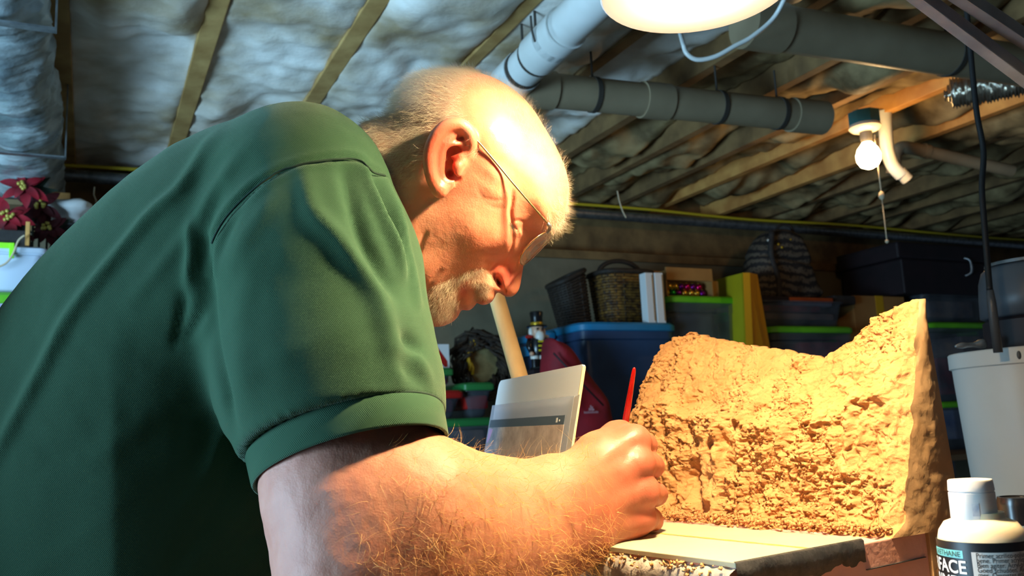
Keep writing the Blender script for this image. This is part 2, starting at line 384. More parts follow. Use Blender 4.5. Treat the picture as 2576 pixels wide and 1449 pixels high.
# conduit and yellow cable along the back wall
def wall_run(name, z, v, r, u0, u1, m, label, cat, wav=0.0):
    us = np.linspace(u0, u1, 60); pts = [RM(u, v + wav * math.sin(u * 5), z + wav * math.sin(u * 3.1)) for u in us]
    o = MB().tube(pts, r, 12).build(name, m, None, True); return tag(o, label, cat)
wall_run('conduit', 2.135, -.10, .028, -3.4, 5.5, M_galv, 'grey conduit running along the top of the back wall', 'conduit')
wall_run('yellow_cable', 2.178, -.11, .008, -3.4, 5.5, M_yellow, 'thin yellow cable stapled above the conduit', 'cable', .006)

# foil wrapped duct at the left
M_foil = mat('foil_wrap', s2l((196, 208, 212)), .3, .1, col2=s2l((120, 132, 138)), nscale=7, bump=.9, bscale=24)
ud, zd = -2.235, 2.075; nn = 220; na = 40
vs_ = np.linspace(-4.4, -.12, nn); th = np.linspace(0, 2 * math.pi, na, endpoint=False)
A, Bv = np.meshgrid(th, vs_, indexing='xy')
rr = .115 + .012 * fbm(np.stack([np.cos(A) * 2, np.sin(A) * 2, Bv * 9], -1), 5, 5) + .004 * np.sin(Bv * 120 + 3 * np.sin(A))
pu = ud + rr * np.cos(A) * 1.12; pz = zd + rr * np.sin(A) * .95
V = np.stack([RO[k] + RU[k] * pu + RV[k] * Bv + (0, 0, 1)[k] * pz for k in range(3)], -1).reshape(-1, 3)
idx = np.arange(nn * na).reshape(nn, na); nx = np.roll(idx, -1, 1); Q = np.stack([idx[:-1], nx[:-1], nx[1:], idx[1:]], -1).reshape(-1, 4)
duct = empty('foil_duct', RM(ud, -.12, zd), 'crinkled silver foil wrapped duct hanging at the far left', 'duct')
link_mesh('duct_wrap', np_mesh('duct_wrap', V, Q), M_foil, duct, True)
for (px, py) in ((90, 62), (70, 384)):
    w = PG(px, py, 1.955); vv_ = (w - RO) @ RV
    room_box('strap', ud - .14, ud + .15, vv_ - .012, vv_ + .012, 1.945, 1.95, M_galv, duct)
    for uu_ in (ud - .14, ud + .15): room_box('strap_end', uu_ - .002, uu_ + .002, vv_ - .012, vv_ + .012, 1.945, JB - .002, M_galv, duct)

# bare bulb in a porcelain holder
M_teal = mat('teal_box', s2l((40, 120, 125)), .5); M_porc = mat('porcelain', s2l((225, 215, 195)), .3)
M_bulb = mat('lit_bulb', (1, .9, .7), .4, emit=BULB_EMIT, ecol=BULB_COL); M_sock = mat('grey_socket', s2l((120, 112, 100)), .5)
bp = PG(2172, 284, JB - .015); bz = bp[2]
bl = empty('bare_bulb_light', bp, 'bare glowing bulb in a white holder under a teal ceiling box', 'light')
k = np.linalg.norm(bp - CAM) / FPX
MB().lathe([(36 * k, 0), (36 * k, -26 * k), (33 * k, -30 * k), (20 * k, -31 * k)], bp, 8).build('ceiling_box', M_teal, bl, angle=30)
MB().lathe([(10 * k, -24 * k), (34 * k, -29 * k), (36 * k, -36 * k), (30 * k, -42 * k), (14 * k, -46 * k)], bp, 28).build('holder', M_porc, bl, angle=40)
MB().lathe([(14 * k, -44 * k), (13 * k, -66 * k), (11 * k, -72 * k)], bp, 20).build('socket', M_sock, bl, angle=40)
MB().lathe([(9 * k, -68 * k), (14 * k, -76 * k), (22 * k, -86 * k), (27 * k, -100 * k), (26 * k, -114 * k), (19 * k, -126 * k), (8 * k, -132 * k), (1e-6, -133 * k)], bp, 28).build('bulb', M_bulb, bl, True)
M_string = mat('pull_string', s2l((200, 180, 150)), .8)
s0 = bp + np.array([16 * k, -8 * k, -56 * k]); 
def hang(x): return s0 + np.array([0, 0, -x * k])
pc = MB().tube([hang(0), hang(60), hang(135)], 1.7 * k, 6); pc.tube([hang(150), hang(230), hang(246)], 1.3 * k, 6)
ob = pc.build('pull_string', M_string, bl, True)
MB().tube([hang(132), hang(136), hang(143), hang(148), hang(154)], np.array([1, 5, 7, 6, 1]) * k, 10).build('toggle', M_string, ob, True)
MB().ball(hang(248), 4.5 * k, 8, 6).build('string_end', M_string, ob, True)

# white trap pipe beside the bulb
t0 = PG(2226, 300, JB); kd = np.linalg.norm(t0 - CAM) / FPX
def off(dx, dy, dd=0.0): return t0 + _r2 * dx * kd - _u2 * dy * kd + np.array([0, dd, 0])
pts = catmull([off(0, -20), off(2, 30), off(6, 70), off(18, 105), off(38, 128)], 6, False)
tp = empty('trap_pipe', t0, 'short white pipe curving down just right of the bulb', 'pipe')
MB().tube(pts, 15 * kd, 20).build('pipe_run', M_pvc, tp, angle=60)
MB().tube([off(34, 120), off(52, 138)], 14 * kd, 16).build('end_cap', M_porc, tp, angle=40)
pts = catmull([off(62, 95, .2), off(68, 70, .2), off(70, 45, .2), off(85, 30, .2), off(120, 34, .2), off(250, 52, .25), off(380, 70, .3)], 6, False)
tq = empty('waste_pipe', pts[0], 'dim beige pipe with an elbow to the right of the bulb', 'pipe')
MB().tube(pts, 15 * kd, 20).build('pipe_run', M_pvc_shade, tq, angle=60)
b = MB(); ring_on(b, off(145, 37, .21), pts[-1] - pts[-8], 14 * kd, 14 * kd, .006); b.build('coupling', M_pvc_shade, tq, angle=40)

# flexible foil duct, upper right
f0 = PG(2375, 240, 2.08); f1 = PG(2640, 186, 2.08); nn = 160; ax = (f1 - f0); L = np.linalg.norm(ax); ax /= L
n1_ = np.cross(ax, [0, 0, 1]); n1_ /= np.linalg.norm(n1_); n2_ = np.cross(n1_, ax)
tt = np.linspace(0, 1, nn); A, T = np.meshgrid(np.linspace(0, 2 * math.pi, 28, endpoint=False), tt)
rr = .052 * np.clip(T * 12, .3, 1) + .005 * np.sin(T * 190) + .006 * fbm(np.stack([np.cos(A) * 2, np.sin(A) * 2, T * 26], -1), 3, 8)
V = (f0 + ax * (T[..., None] * L) + rr[..., None] * (np.cos(A)[..., None] * n1_ + np.sin(A)[..., None] * n2_)).reshape(-1, 3)
idx = np.arange(nn * 28).reshape(nn, 28); nx = np.roll(idx, -1, 1); Q = np.stack([idx[:-1], nx[:-1], nx[1:], idx[1:]], -1).reshape(-1, 4)
Q = np.concatenate([Q, np.stack([idx[0, :-2:2], idx[0, 1:-1:2], idx[0, 2::2], np.full(13, idx[0, 0])], -1)[1:-1]])
o = link_mesh('flexible_duct', np_mesh('flexible_duct', V, Q), mat('shiny_foil', s2l((215, 205, 190)), .22, .95, bump=.5, bscale=60), None, True)
tag(o, 'shiny ribbed foil hose under the joists at upper right', 'duct')
# loose wires hanging from the ceiling
for pts, m, lab in (([(1335, 40, 2.3), (1338, 75, 2.3), (1346, 105, 2.3)], M_brown, 'short dark wire hanging left of the white drain pipe'),
                    ([(1690, 20, 2.05), (1708, 70, 2.15), (1718, 108, 2.2), (1728, 135, 2.2), (1755, 150, 2.2), (1800, 142, 2.2), (1850, 115, 2.2), (1895, 90, 2.2), (1950, 40, 2.2), (1990, -40, 2.15)], M_pvc, 'pale loop of cable drooping just below the lamp shade'),
                    ([(1553, 480, 3.9), (1558, 505, 3.9), (1566, 530, 3.9), (1575, 548, 3.9)], M_string, 'thin curly strand hanging over the back wall')):
    o = MB().tube(catmull([P(*q) for q in pts], 6, False), .006 if 'loop' in lab else .003, 8).build('hanging_wire', m, None, True); tag(o, lab, 'wire')
# ================================================================== things stored along the back wall
M_clear = mat('clear_plastic', s2l((104, 110, 118)), .25, col2=s2l((70, 74, 82)), nscale=5, alpha=.5, spec=.5)
M_green = mat('lime_lid', s2l((105, 190, 30)), .4, col2=s2l((90, 170, 26)), nscale=8)
M_green2 = mat('deep_green_lid', s2l((40, 120, 60)), .4); M_bluelid = mat('blue_lid', s2l((30, 130, 185)), .4, col2=s2l((28, 118, 160)), nscale=5)
M_bluetub = mat('blue_clear_plastic', s2l((58, 90, 134)), .3, col2=s2l((50, 72, 108)), nscale=4, alpha=.75)
M_red = mat('red_cloth', s2l((150, 18, 34)), .75, col2=s2l((110, 10, 26)), nscale=6, bump=.3)
M_redpl = mat('red_plastic', s2l((170, 30, 24)), .4); M_card = mat('cardboard', s2l((165, 118, 62)), .85, col2=s2l((150, 105, 54)), nscale=8)
M_wicker_d = mat('dark_wicker', s2l((50, 38, 28)), .7, col2=s2l((36, 26, 20)), nscale=60, bump=.6, bscale=90)
M_wicker_l = mat('brown_wicker', s2l((135, 95, 35)), .65, col2=s2l((60, 36, 18)), nscale=45, bump=.5, bscale=90)
M_white = mat('white_card', s2l((225, 225, 225)), .6); M_yel = mat('yellow_panel', s2l((205, 190, 22)), .6, col2=s2l((195, 176, 18)), nscale=4); M_yel2 = mat('amber_panel', s2l((200, 150, 14)), .6)
M_dark = mat('dark_fabric', s2l((34, 30, 30)), .8, col2=s2l((48, 42, 40)), nscale=30, bump=.3); M_navy = mat('near_black_box', s2l((26, 20, 26)), .6, col2=s2l((36, 24, 30)), nscale=10)
M_shelf = mat('shelf_board', s2l((120, 95, 65)), .8, col2=s2l((98, 76, 52)), nscale=6)
M_metal = mat('grey_post', s2l((90, 92, 95)), .5, .6)
def uz(px, py, v): return PV(px, py, v)
def rect(x0, y0, x1, y1, v):
    ym = (y0 + y1) / 2; xm = (x0 + x1) / 2
    return uz(x0, ym, v)[0], uz(x1, ym, v)[0], uz(xm, y1, v)[1], uz(xm, y0, v)[1]
def up_from(px, py, v): return uz(px, py, v)

# shelf rack carrying the boxes
SH = .76
rack = empty('storage_rack', RM(0, -.5, 0), 'long plain storage rack along the back wall under the boxes', 'rack')
room_box('shelf', -.95, 3.6, -.95, -.05, SH - .03, SH, M_shelf, rack, .003)
room_box('shelf', -.95, 3.6, -.95, -.05, .18, .21, M_shelf, rack, .003)
for u in (-.9, .55, 2.0, 3.55):
    for v in (-.92, -.08): room_box('post', u - .02, u + .02, v - .02, v + .02, 0, SH, M_metal, rack)
def tote(name, u0, u1, z0, z1, v0, v1, body, lid, label, lid_h=.03, cat='storage bin', content=None, taper=.03, group=None, handle=True):
    c = RM((u0 + u1) / 2, (v0 + v1) / 2, z0); root = empty(name, c, label, cat, group, rz=RA)
    w, d, h = (u1 - u0), (v1 - v0), (z1 - z0) - lid_h
    def ring(fx, z):                                        # rounded rectangle
        r = min(w, d) * .12; hx, hy = w / 2 - fx, d / 2 - fx; out = []
        for qx, qy, a in ((1, 1, 0), (-1, 1, 90), (-1, -1, 180), (1, -1, 270)):
            for k in range(4):
                t = math.radians(a + 30 * k); out.append(np.array([qx * (hx - r) + r * math.cos(t), qy * (hy - r) + r * math.sin(t), z]))
        return out
    def loft(levels):
        b = MB(); n = 16; V = [c + RU * p[0] + RV * p[1] + np.array([0, 0, p[2]]) for L in levels for p in L]
        Fc = [(i * n + k, i * n + (k + 1) % n, (i + 1) * n + (k + 1) % n, (i + 1) * n + k) for i in range(len(levels) - 1) for k in range(n)]
        Fc += [tuple(range(n))[::-1], tuple((len(levels) - 1) * n + k for k in range(n))]; return b.add(V, Fc)
    loft([ring(taper + .012, 0), ring(taper + .004, .012), ring(.012, h * .93), ring(.004, h * .94), ring(.004, h)]).build('tub', body, root, angle=35)
    if lid is not None:
        ld = loft([ring(0, h - .004), ring(-.004, h), ring(-.004, h + lid_h * .7), ring(.006, h + lid_h), ring(.02, h + lid_h), ring(.026, h + lid_h * .8)]).build('lid', lid, root, angle=35)
        if handle:
            for s_ in (-1, 1):
                b = MB(); b.box(c + RU * s_ * (w / 2 + .004) + np.array([0, 0, h * .93]), (.016, d * .34, .05), RA, .004); b.build('latch', lid, root)
    if content is not None:
        for (fx, fz, sx, sz, m) in content:
            b = MB(); b.box(c + RU * (fx * w) - RV * (d * .02) + np.array([0, 0, .02 + fz * h]), (sx * w, d * .72, sz * h), RA, .012); b.build('contents', m, root)
    return root
M_pale = mat('pale_contents', s2l((150, 120, 104)), .8, col2=s2l((84, 76, 86)), nscale=9); M_teal2 = mat('teal_lid', s2l((24, 120, 110)), .4)
M_redc = mat('red_contents', s2l((160, 40, 60)), .8, col2=s2l((70, 40, 60)), nscale=8); M_bluec = mat('blue_contents', s2l((60, 80, 130)), .8, col2=s2l((120, 120, 140)), nscale=8)

# left group seen between the sleeve and the tablet
u0, u1, z0, z1 = rect(1105, 1052, 1255, 1240, -.62)
tote('storage_bin', u0 - .05, u1, SH, z1, -.62, -.2, M_clear, M_green2, 'clear bin with green lid seen low between the sleeve and the photo', content=[(-.2, .4, .3, .7, M_bluec), (.2, .45, .35, .8, M_pale)])
zt = z1
u0, u1, z0, z1 = rect(1100, 982, 1168, 1052, -.6)
tote('storage_bin', u0 - .1, u1, zt, z1 , -.6, -.25, M_clear, M_redpl, 'small clear bin with red lid stacked next to the shirt cuff', content=[(0, .4, .7, .6, M_redc)])
zt2 = z1
u0, u1, z0, z1 = rect(1170, 962, 1245, 1052, -.58)
tote('storage_bin', u0, u1, zt, z1, -.58, -.25, M_clear, M_green2, 'small bin with dark green lid and red contents under the wreath', content=[(0, .4, .8, .5, M_redpl)])
zt3 = z1
u0, u1, z0, z1 = rect(1085, 925, 1140, 982, -.55)
tote('storage_bin', u0, u1, zt2, z1, -.55, -.3, M_clear, M_green2, 'tiny green lidded bin under the red striped card', content=[(0, .4, .8, .5, M_redc)])
zt4 = z1
u0, u1, z0, z1 = rect(1086, 866, 1130, 926, -.45)
fl = empty('striped_card', RM((u0 + u1) / 2, -.45, zt4), 'white card with a red diagonal stripe propped beside the wreath', 'card')
room_box('card', u0, u1, -.45, -.44, zt4, z1, M_white, fl)
cu, cz = (u0 + u1) / 2, (zt4 + z1) / 2; hw = (u1 - u0) / 2; hz = (z1 - zt4) / 2
MB().prism([(-hw * .95, hz * .45), (-hw * .95, hz * .95), (-hw * .5, hz * .95), (hw * .75, -hz * .35), (hw * .75, -hz * .8), (hw * .4, -hz * .8)], RM(cu, -.4505, cz), RU, [0, 0, 1], RV, -.001).build('stripe', M_redpl, fl)

# wreath of dark twigs leaning against the wall
uw, zw = uz(1212, 915, -.36); Rw = .125
wr = empty('wreath', RM(uw, -.36, zw - Rw - .03), 'dark twig wreath standing on bins behind the wooden stick', 'wreath')
b = MB(); 
for k in range(90):
    a = random.uniform(0, 6.283); r0 = Rw + random.uniform(-.035, .035); sp = random.uniform(.5, 1.1); ph = random.uniform(0, 6.28); pts = []
    for j in range(9):
        t = a + sp * (j / 8 - .5) * 2; rr = r0 + .02 * math.sin(5 * t + ph); pts.append(RM(uw + rr * math.cos(t), -.36 + .03 * math.cos(4 * t + ph), zw + rr * math.sin(t)))
    b.tube(pts, random.uniform(.004, .009), 5)
o = b.build('twigs', mat('dark_twigs', s2l((40, 30, 24)), .8, col2=s2l((60, 46, 30)), nscale=30), wr, True); tag(o, kind='stuff')
b = MB(); m = Matrix.Rotation(RA, 4, 'Z') @ Matrix.Rotation(math.radians(90), 4, 'X')
b.lathe([(1e-5, 0), (.086, 0), (.088, .006), (.086, .012), (1e-5, .012)], RM(uw, -.34, zw), 36, m); b.build('centre_disc', mat('cream_disc', s2l((150, 135, 90)), .8, col2=s2l((96, 80, 48)), nscale=12), wr, angle=40)
for k in range(7):
    t = 2.2 + k * .28; p = RM(uw + .075 * math.cos(t), -.375, zw + .075 * math.sin(t)); MB().tube([p, p + np.array([.006, -.004, .03]), p + np.array([.0, -.01, .055])], [.008, .006, .001], 6).build('sprig', M_yel2, wr, True)

# nutcracker doll
un, zn = uz(1356, 932, -.68); kn = .00178
nc = empty('nutcracker', RM(un, -.68, zn), 'toy soldier nutcracker with black top hat and white beard', 'figurine', rz=RA)
M_nb = mat('gloss_black', s2l((20, 20, 22)), .25); M_nw = mat('gloss_white', s2l((225, 220, 210)), .35); M_ng = mat('gilt', s2l((200, 160, 40)), .35, .6); M_nsk = mat('doll_skin', s2l((205, 160, 130)), .4); M_nyl = mat('doll_yellow', s2l((215, 195, 40)), .4)
def nl(prof, name, m, dx=0, dz=0, par=None, n=20, dv=0.0): return MB().lathe([(r * kn, z * kn) for r, z in prof], RM(un + dx * kn, -.68 + dv, zn + dz * kn), n).build(name, m, par or nc, angle=45)
nl([(20, 0), (22, 4), (20, 8)], 'stand', M_nb)
for s_ in (-1, 1):
    nl([(9, 8), (9, 30), (8, 40)], 'leg', M_nb, s_ * 10); nl([(10, 28), (11, 34), (9, 40)], 'boot_cuff', M_nw, s_ * 10)
bd = nl([(17, 36), (20, 45), (21, 62), (19, 76), (10, 82)], 'torso', M_nb)
for k in range(3): MB().box(RM(un, -.68 - 20 * kn, zn + (48 + 11 * k) * kn), (16 * kn, 3 * kn, 5 * kn), RA, .001).build('jacket_braid', M_nyl, bd)
for s_ in (-1, 1):
    ar = MB().tube([RM(un + s_ * 20 * kn, -.68, zn + 76 * kn), RM(un + s_ * 26 * kn, -.685, zn + 60 * kn), RM(un + s_ * 24 * kn, -.70, zn + 44 * kn)], np.array([8, 8, 6]) * kn, 12).build('arm', M_nb, nc, True)
    MB().ball(RM(un + s_ * 24 * kn, -.702, zn + 40 * kn), 6 * kn, 10, 8).build('hand', M_nsk, ar, True)
    nl([(2, 78), (9, 80), (11, 84), (6, 88)], 'epaulette', M_redpl if s_ < 0 else M_nw, s_ * 22)
hd = nl([(12, 80), (17, 86), (18, 100), (17, 108)], 'head', M_nsk)
MB().ball(RM(un, -.68 - 14 * kn, zn + 84 * kn), 12 * kn, 14, 10, (1, .8, 1.25)).build('beard', M_nw, hd, True)
for s_ in (-1, 1):
    MB().ball(RM(un + s_ * 17 * kn, -.68, zn + 94 * kn), 9 * kn, 12, 8, (.7, .9, 1.5)).build('hair', M_nw, hd, True)
    MB().ball(RM(un + s_ * 7 * kn, -.68 - 17 * kn, zn + 101 * kn), 3 * kn, 8, 6).build('eye', M_nb, hd, True)
MB().ball(RM(un, -.68 - 19 * kn, zn + 96 * kn), 3.6 * kn, 8, 6, (1, 1.3, 1)).build('nose', M_nsk, hd, True)
ht = nl([(25, 107), (26, 109), (24, 111), (15, 112), (15, 130), (17, 143), (15, 146)], 'top_hat', M_nb)
nl([(15.4, 112), (16, 118), (15.6, 119)], 'hat_band', M_ng, par=ht)
_nutz = zn

# blue lidded tote with two baskets on it, and the red bag in front
u0, u1, z0, z1 = rect(1440, 818, 1700, 1110, -.62)
zb_blue = z1
u1 = rect(1678, 748, 1850, 862, -.62)[0] - .012
tote('storage_bin', u0, u1, SH, z1, -.725, -.12, M_bluetub, M_bluelid, 'large bluish bin with blue lid under the two wicker baskets', .035, content=[(-.1, .35, .5, .6, M_bluec), (.3, .55, .25, .5, M_pale)])
ubl = u0; u0b, u1b, _, z1b = rect(1350, 838, 1436, 1110, -.40); u1b = min(u1b, ubl - .012)
tote('storage_bin', u0b, u1b, SH, z1b, -.5, -.1, M_bluetub, M_bluelid, 'narrower blue bin half hidden behind the red bag', .035)
# nutcracker stands on a dark box
room_b = MB(); room_box('x', un - .06, un + .05, -.74, -.62, SH, _nutz, None, None, .004, room_b); o = room_b.build('dark_box', M_navy); tag(o, 'dark box carrying the nutcracker', 'box')
def basket(name, x0, x1, y0, y1, v, tilt, m, label, open_up, handle, dep=.16):
    u0, u1, z0, z1 = rect(x0, y0, x1, y1, v); w = (u1 - u0); h = z1 - zb_blue; c = RM((u0 + u1) / 2, v, zb_blue)
    root = empty(name, c, label, 'basket'); n = 36; rows = int(h / .013); b = MB(); rim = None
    def pt(a, z, g=0.0):
        f = .80 + .20 * (z / h); x = (w / 2 * f + g) * np.sign(math.cos(a)) * abs(math.cos(a)) ** .6; y = (dep * f + g) * np.sign(math.sin(a)) * abs(math.sin(a)) ** .6
        zz = z + (open_up * (x / (w / 2)) * (z / h) if open_up else 0)
        return c + RU * (x + tilt * zz) + RV * y + np.array([0, 0, zz])
    for r_ in range(rows):                                  # woven rows
        z = (r_ + .5) * h / rows; pts = [pt(2 * math.pi * k / n, z, .004 * (1 if (k + r_) % 2 else -1)) for k in range(n)]; b.tube(pts, .0075, 5, closed=True)
    o = b.build('woven_rows', m, root, True); tag(o, kind='stuff')
    b = MB()
    for k in range(0, n, 2): b.tube([pt(2 * math.pi * k / n, z, 0) for z in np.linspace(0, h, 6)], .005, 5)
    b.add([pt(2 * math.pi * k / n, .004) for k in range(n)], [tuple(range(n))]); o = b.build('stakes', M_wicker_d, root, True); tag(o, kind='stuff')
    MB().tube([pt(2 * math.pi * k / n, h, .004) for k in range(n)], .013, 8, closed=True).build('rim', M_wicker_d, root, True)
    if handle:
        pts = [c + RU * (w * .42 * math.cos(t) + tilt * h) + np.array([0, 0, h + handle * math.sin(t)]) for t in np.linspace(0, math.pi, 24)]
        MB().tube(pts, .012, 8).build('handle', M_wicker_d, root, True)
    return root
basket('wicker_basket', 1408, 1480, 702, 838, -.46, -.16, M_wicker_d, 'black flared wicker basket left of the brown one', .035, 0, .085)
basket('wicker_basket', 1500, 1626, 692, 820, -.48, -.0, M_wicker_l, 'brown woven basket with a tall arched handle', 0, .07, .11)
for x0, x1, nm, lab in ((1627, 1648, 'binder', 'pale blue white binder standing beside the brown basket'), (1651, 1673, 'binder', 'white binder standing against the ornament box')):
    u0, u1, z0, z1 = rect(x0, 686, x1, 812, -.715); o = room_box(nm, u0, u1 - .003, -.715, -.665, zb_blue, z1, M_white, None, .003); tag(o, lab, 'binder')
    p = room_box('spine_line', u1 - .012, u1 - .008, -.717, -.714, zb_blue + .01, z1 - .01, M_card, o)
# red bag
nb_ = [(1375, 850), (1402, 846), (1436, 866), (1490, 935), (1535, 995), (1552, 1050), (1580, 1095), (1570, 1130), (1500, 1150), (1400, 1150), (1372, 1000)]
ub = [uz(x + (1500 - x) * .06 + 14, y + 6, -.95) for x, y in nb_]; cb = np.mean(ub, 0); poly = catmull(ub, 5)
gu, gz = np.meshgrid(np.linspace(min(q[0] for q in ub) - .04, max(q[0] for q in ub) + .04, 70), np.linspace(min(q[1] for q in ub) - .04, max(q[1] for q in ub) + .04, 70), indexing='ij')
dd = poly_dist(np.stack([gu, gz], -1), poly); vv_ = np.linspace(-.16, .16, 44)
hw_ = .09 + .02 * noise(np.stack([gu * 9, gz * 9, gz * 0], -1), 4); q_ = (vv_[None, None] / hw_[..., None]) ** 2 + ((1 - np.minimum(dd / .07, 1)) ** 2)[..., None] - 1
Vb, Qb = surface_nets(q_, (0, 0, 0), 1.0); Vb = smooth_mesh(Vb, Qb, 2)
du = gu[1, 0] - gu[0, 0]; dz = gz[0, 1] - gz[0, 0]; dv = vv_[1] - vv_[0]
Vw = RO + RU * (gu[0, 0] + Vb[:, :1] * du) + RV * (-.86 + vv_[0] + Vb[:, 2:] * dv) + np.array([0, 0, 1.0]) * (gz[0, 0] + Vb[:, 1:2] * dz)
bag = empty('red_bag', RM(cb[0], -.86, gz.min() + .04), 'slumped dark red bag with a small pale logo', 'bag')
link_mesh('bag_body', np_mesh('bag_body', Vw, Qb), M_red, bag, True)
lu, lz = uz(1488, 1034, -.96)
lb = MB()
def lq(x0, x1, y0, y1): 
    a = [RM(lu + x * .0018, -.958, lz + y * .0018) for x, y in ((x0, y0), (x1, y0), (x1, y1), (x0, y1))]; lb.add(a, [(0, 1, 2, 3)])
for k in range(11): lq(-19 + k * 3.5, -17 + k * 3.5, -5, -1 if k % 3 else 0)
for x, h_ in ((-6, 7), (-2, 13), (2, 10), (5, 5)): lq(x, x + 3, 1, h_)
lb.build('logo', mat('logo_print', s2l((190, 150, 160)), .8), bag)
MB().tube([RM(lu - .16, -.955, lz + .24), RM(lu - .06, -.97, lz + .13), RM(lu + .05, -.975, lz + .02)], .004, 6).build('zip', M_navy, bag, True)

# ornament box, clear bin and yellow panels
u0, u1, z0, z1 = rect(1678, 748, 1850, 862, -.62)
tote('storage_bin', u0, u1, SH, z1, -.66, -.36, M_clear, M_green, 'clear bin with bright green lid under the ornament box', .03, content=[(-.1, .5, .5, .8, M_clear), (.1, .3, .5, .5, M_pale)])
zo = z1
u0, u1, zq, z1 = rect(1676, 672, 1792, 746, -.63)
ob_ = empty('cardboard_box', RM((u0 + u1) / 2, -.57, zo), 'open cardboard box holding coloured bauble ornaments', 'box', rz=RA)
zm = uz(1730, 706, -.63)[1]
room_box('back_panel', u0, u1, -.505, -.50, zo, z1, M_card, ob_); room_box('top_flap', u0, u1, -.635, -.625, zm, z1 - .005, M_card, ob_, .002); room_box('base', u0, u1, -.63, -.51, zo, zo + .004, M_card, ob_)
room_box('side_panel', u0, u0 + .004, -.63, -.51, zo, z1 - .02, M_card, ob_); room_box('side_panel', u1 - .004, u1, -.63, -.51, zo, z1 - .02, M_card, ob_); room_box('right_flap', u1, u1 + .06, -.60, -.595, zo + .002, z1 - .06, M_card, ob_)
cols = [('magenta', (190, 20, 90)), ('green', (30, 150, 50)), ('gold', (215, 170, 60)), ('purple', (120, 20, 130))]
mo = {n: mat('bauble_' + n, s2l(c), .18, .85) for n, c in cols}
seq = ['gold', 'magenta', 'green', 'magenta', 'gold', 'green', 'green', 'gold', 'purple', 'gold', 'purple', 'green', 'gold', 'magenta', 'purple', 'gold']
k = 0; rb = .0185
for row in range(2):
    for i in range(7 if row == 0 else 6):
        nmn = seq[(k * 5 + row) % len(seq)]; uo = u0 + .026 + rb * row + i * (u1 - u0 - .05) / 6.4
        o = empty('bauble', RM(uo, -.59, zo + .005 + row * rb * 1.75), 'shiny %s bauble, %s in the %s row of the open cardboard box' % (nmn, ('leftmost', 'second from left', 'third from left', 'fourth from left', 'third from right' if row == 0 else 'second from right', 'second from right' if row == 0 else 'rightmost', 'rightmost')[i], ('bottom', 'top')[row]), 'ornament', 'baubles in the cardboard box')
        cpt = RM(uo, -.59 + random.uniform(-.004, .004), zo + .005 + rb + row * rb * 1.75)
        MB().ball(cpt, rb, 16, 10).build('glass_ball', mo[nmn], o, True); MB().tube([cpt + np.array([0, 0, rb * .96]), cpt + np.array([0, 0, rb * 1.15])], .0045, 8).build('cap', M_ng, o, True); k += 1
yl = empty('yellow_folder', RM(uz(1880, 860, -.8)[0], -.8, SH), 'folded bright yellow panel leaning beside the green lid', 'panel')
def yp(pts, v0, v1, m, nm):
    a = [uz(x, y, v) for (x, y), v in zip(pts, (v0, v0, v1, v1))]; A_ = [RM(q[0], v, max(q[1], SH)) for q, v in zip(a, (v0, v0, v1, v1))]
    B_ = [p + RV * .012 for p in A_]; MB().add(A_ + B_, [(0, 1, 2, 3), (7, 6, 5, 4), (0, 4, 5, 1), (1, 5, 6, 2), (2, 6, 7, 3), (3, 7, 4, 0)]).build(nm, m, yl)
yp([(1838, 1250), (1803, 703), (1869, 686), (1896, 1250)], -.34, -.85, M_yel, 'front_panel'); yp([(1896, 1250), (1869, 686), (1886, 686), (1915, 1250)], -.85, -.852, M_yel2, 'spine'); yp([(1915, 1250), (1886, 686), (1905, 690), (1996, 1250)], -.852, -.78, M_yel2, 'side_panel')

# backpack with a patterned front
u0, u1, z0, z1 = rect(1912, 570, 2076, 752, -.55); zbp = uz(1990, 752, -.55)[1]
lab = 'dark patterned backpack with its top flap closed'
bpk = empty('backpack', RM((u0 + u1) / 2, -.45, zbp), lab, 'backpack')
outl = [(1912, 750), (1916, 660), (1928, 610), (1950, 578), (1985, 568), (2022, 580), (2045, 620), (2062, 680), (2078, 750)]
pl = catmull([uz(x, y, -.55) for x, y in outl], 5); gu, gz = np.meshgrid(np.linspace(u0 - .03, u1 + .03, 80), np.linspace(zbp - .03, z1 + .03, 80), indexing='ij')
dd = poly_dist(np.stack([gu, gz], -1), pl); vv_ = np.linspace(-.15, .15, 44); hw_ = .10 + .012 * noise(np.stack([gu * 14, gz * 14, gz * 0], -1), 6) - .02 * np.exp(-((gz - (zbp + .62 * (z1 - zbp) - .12 * (gu - u0))) / .012) ** 2)
q_ = (vv_[None, None] / hw_[..., None]) ** 2 + ((1 - np.minimum(dd / .06, 1)) ** 2)[..., None] - 1
Vb, Qb = surface_nets(q_, (0, 0, 0), 1.0); Vb = smooth_mesh(Vb, Qb, 2); du = gu[1, 0] - gu[0, 0]; dz = gz[0, 1] - gz[0, 0]; dv = vv_[1] - vv_[0]
Vw = RO + RU * (gu[0, 0] + Vb[:, :1] * du) + RV * (-.45 + vv_[0] + Vb[:, 2:] * dv) + np.array([0, 0, 1.0]) * (gz[0, 0] + Vb[:, 1:2] * dz)
mpk = mat('patterned_cloth', s2l((30, 26, 26)), .8)
nt = mpk.node_tree; wv = nt.nodes.new('ShaderNodeTexWave'); wv.bands_direction = 'Z'; wv.inputs['Scale'].default_value = 7; wv.inputs['Distortion'].default_value = 7; ck = nt.nodes.new('ShaderNodeTexVoronoi'); ck.inputs['Scale'].default_value = 55; tcn = nt.nodes.new('ShaderNodeTexCoord')
mx = nt.nodes.new('ShaderNodeMath'); mx.operation = 'MULTIPLY'; nt.links.new(tcn.outputs['Object'], wv.inputs[0]); nt.links.new(tcn.outputs['Object'], ck.inputs[0]); nt.links.new(wv.outputs['Fac'], mx.inputs[0]); nt.links.new(ck.outputs['Distance'], mx.inputs[1])
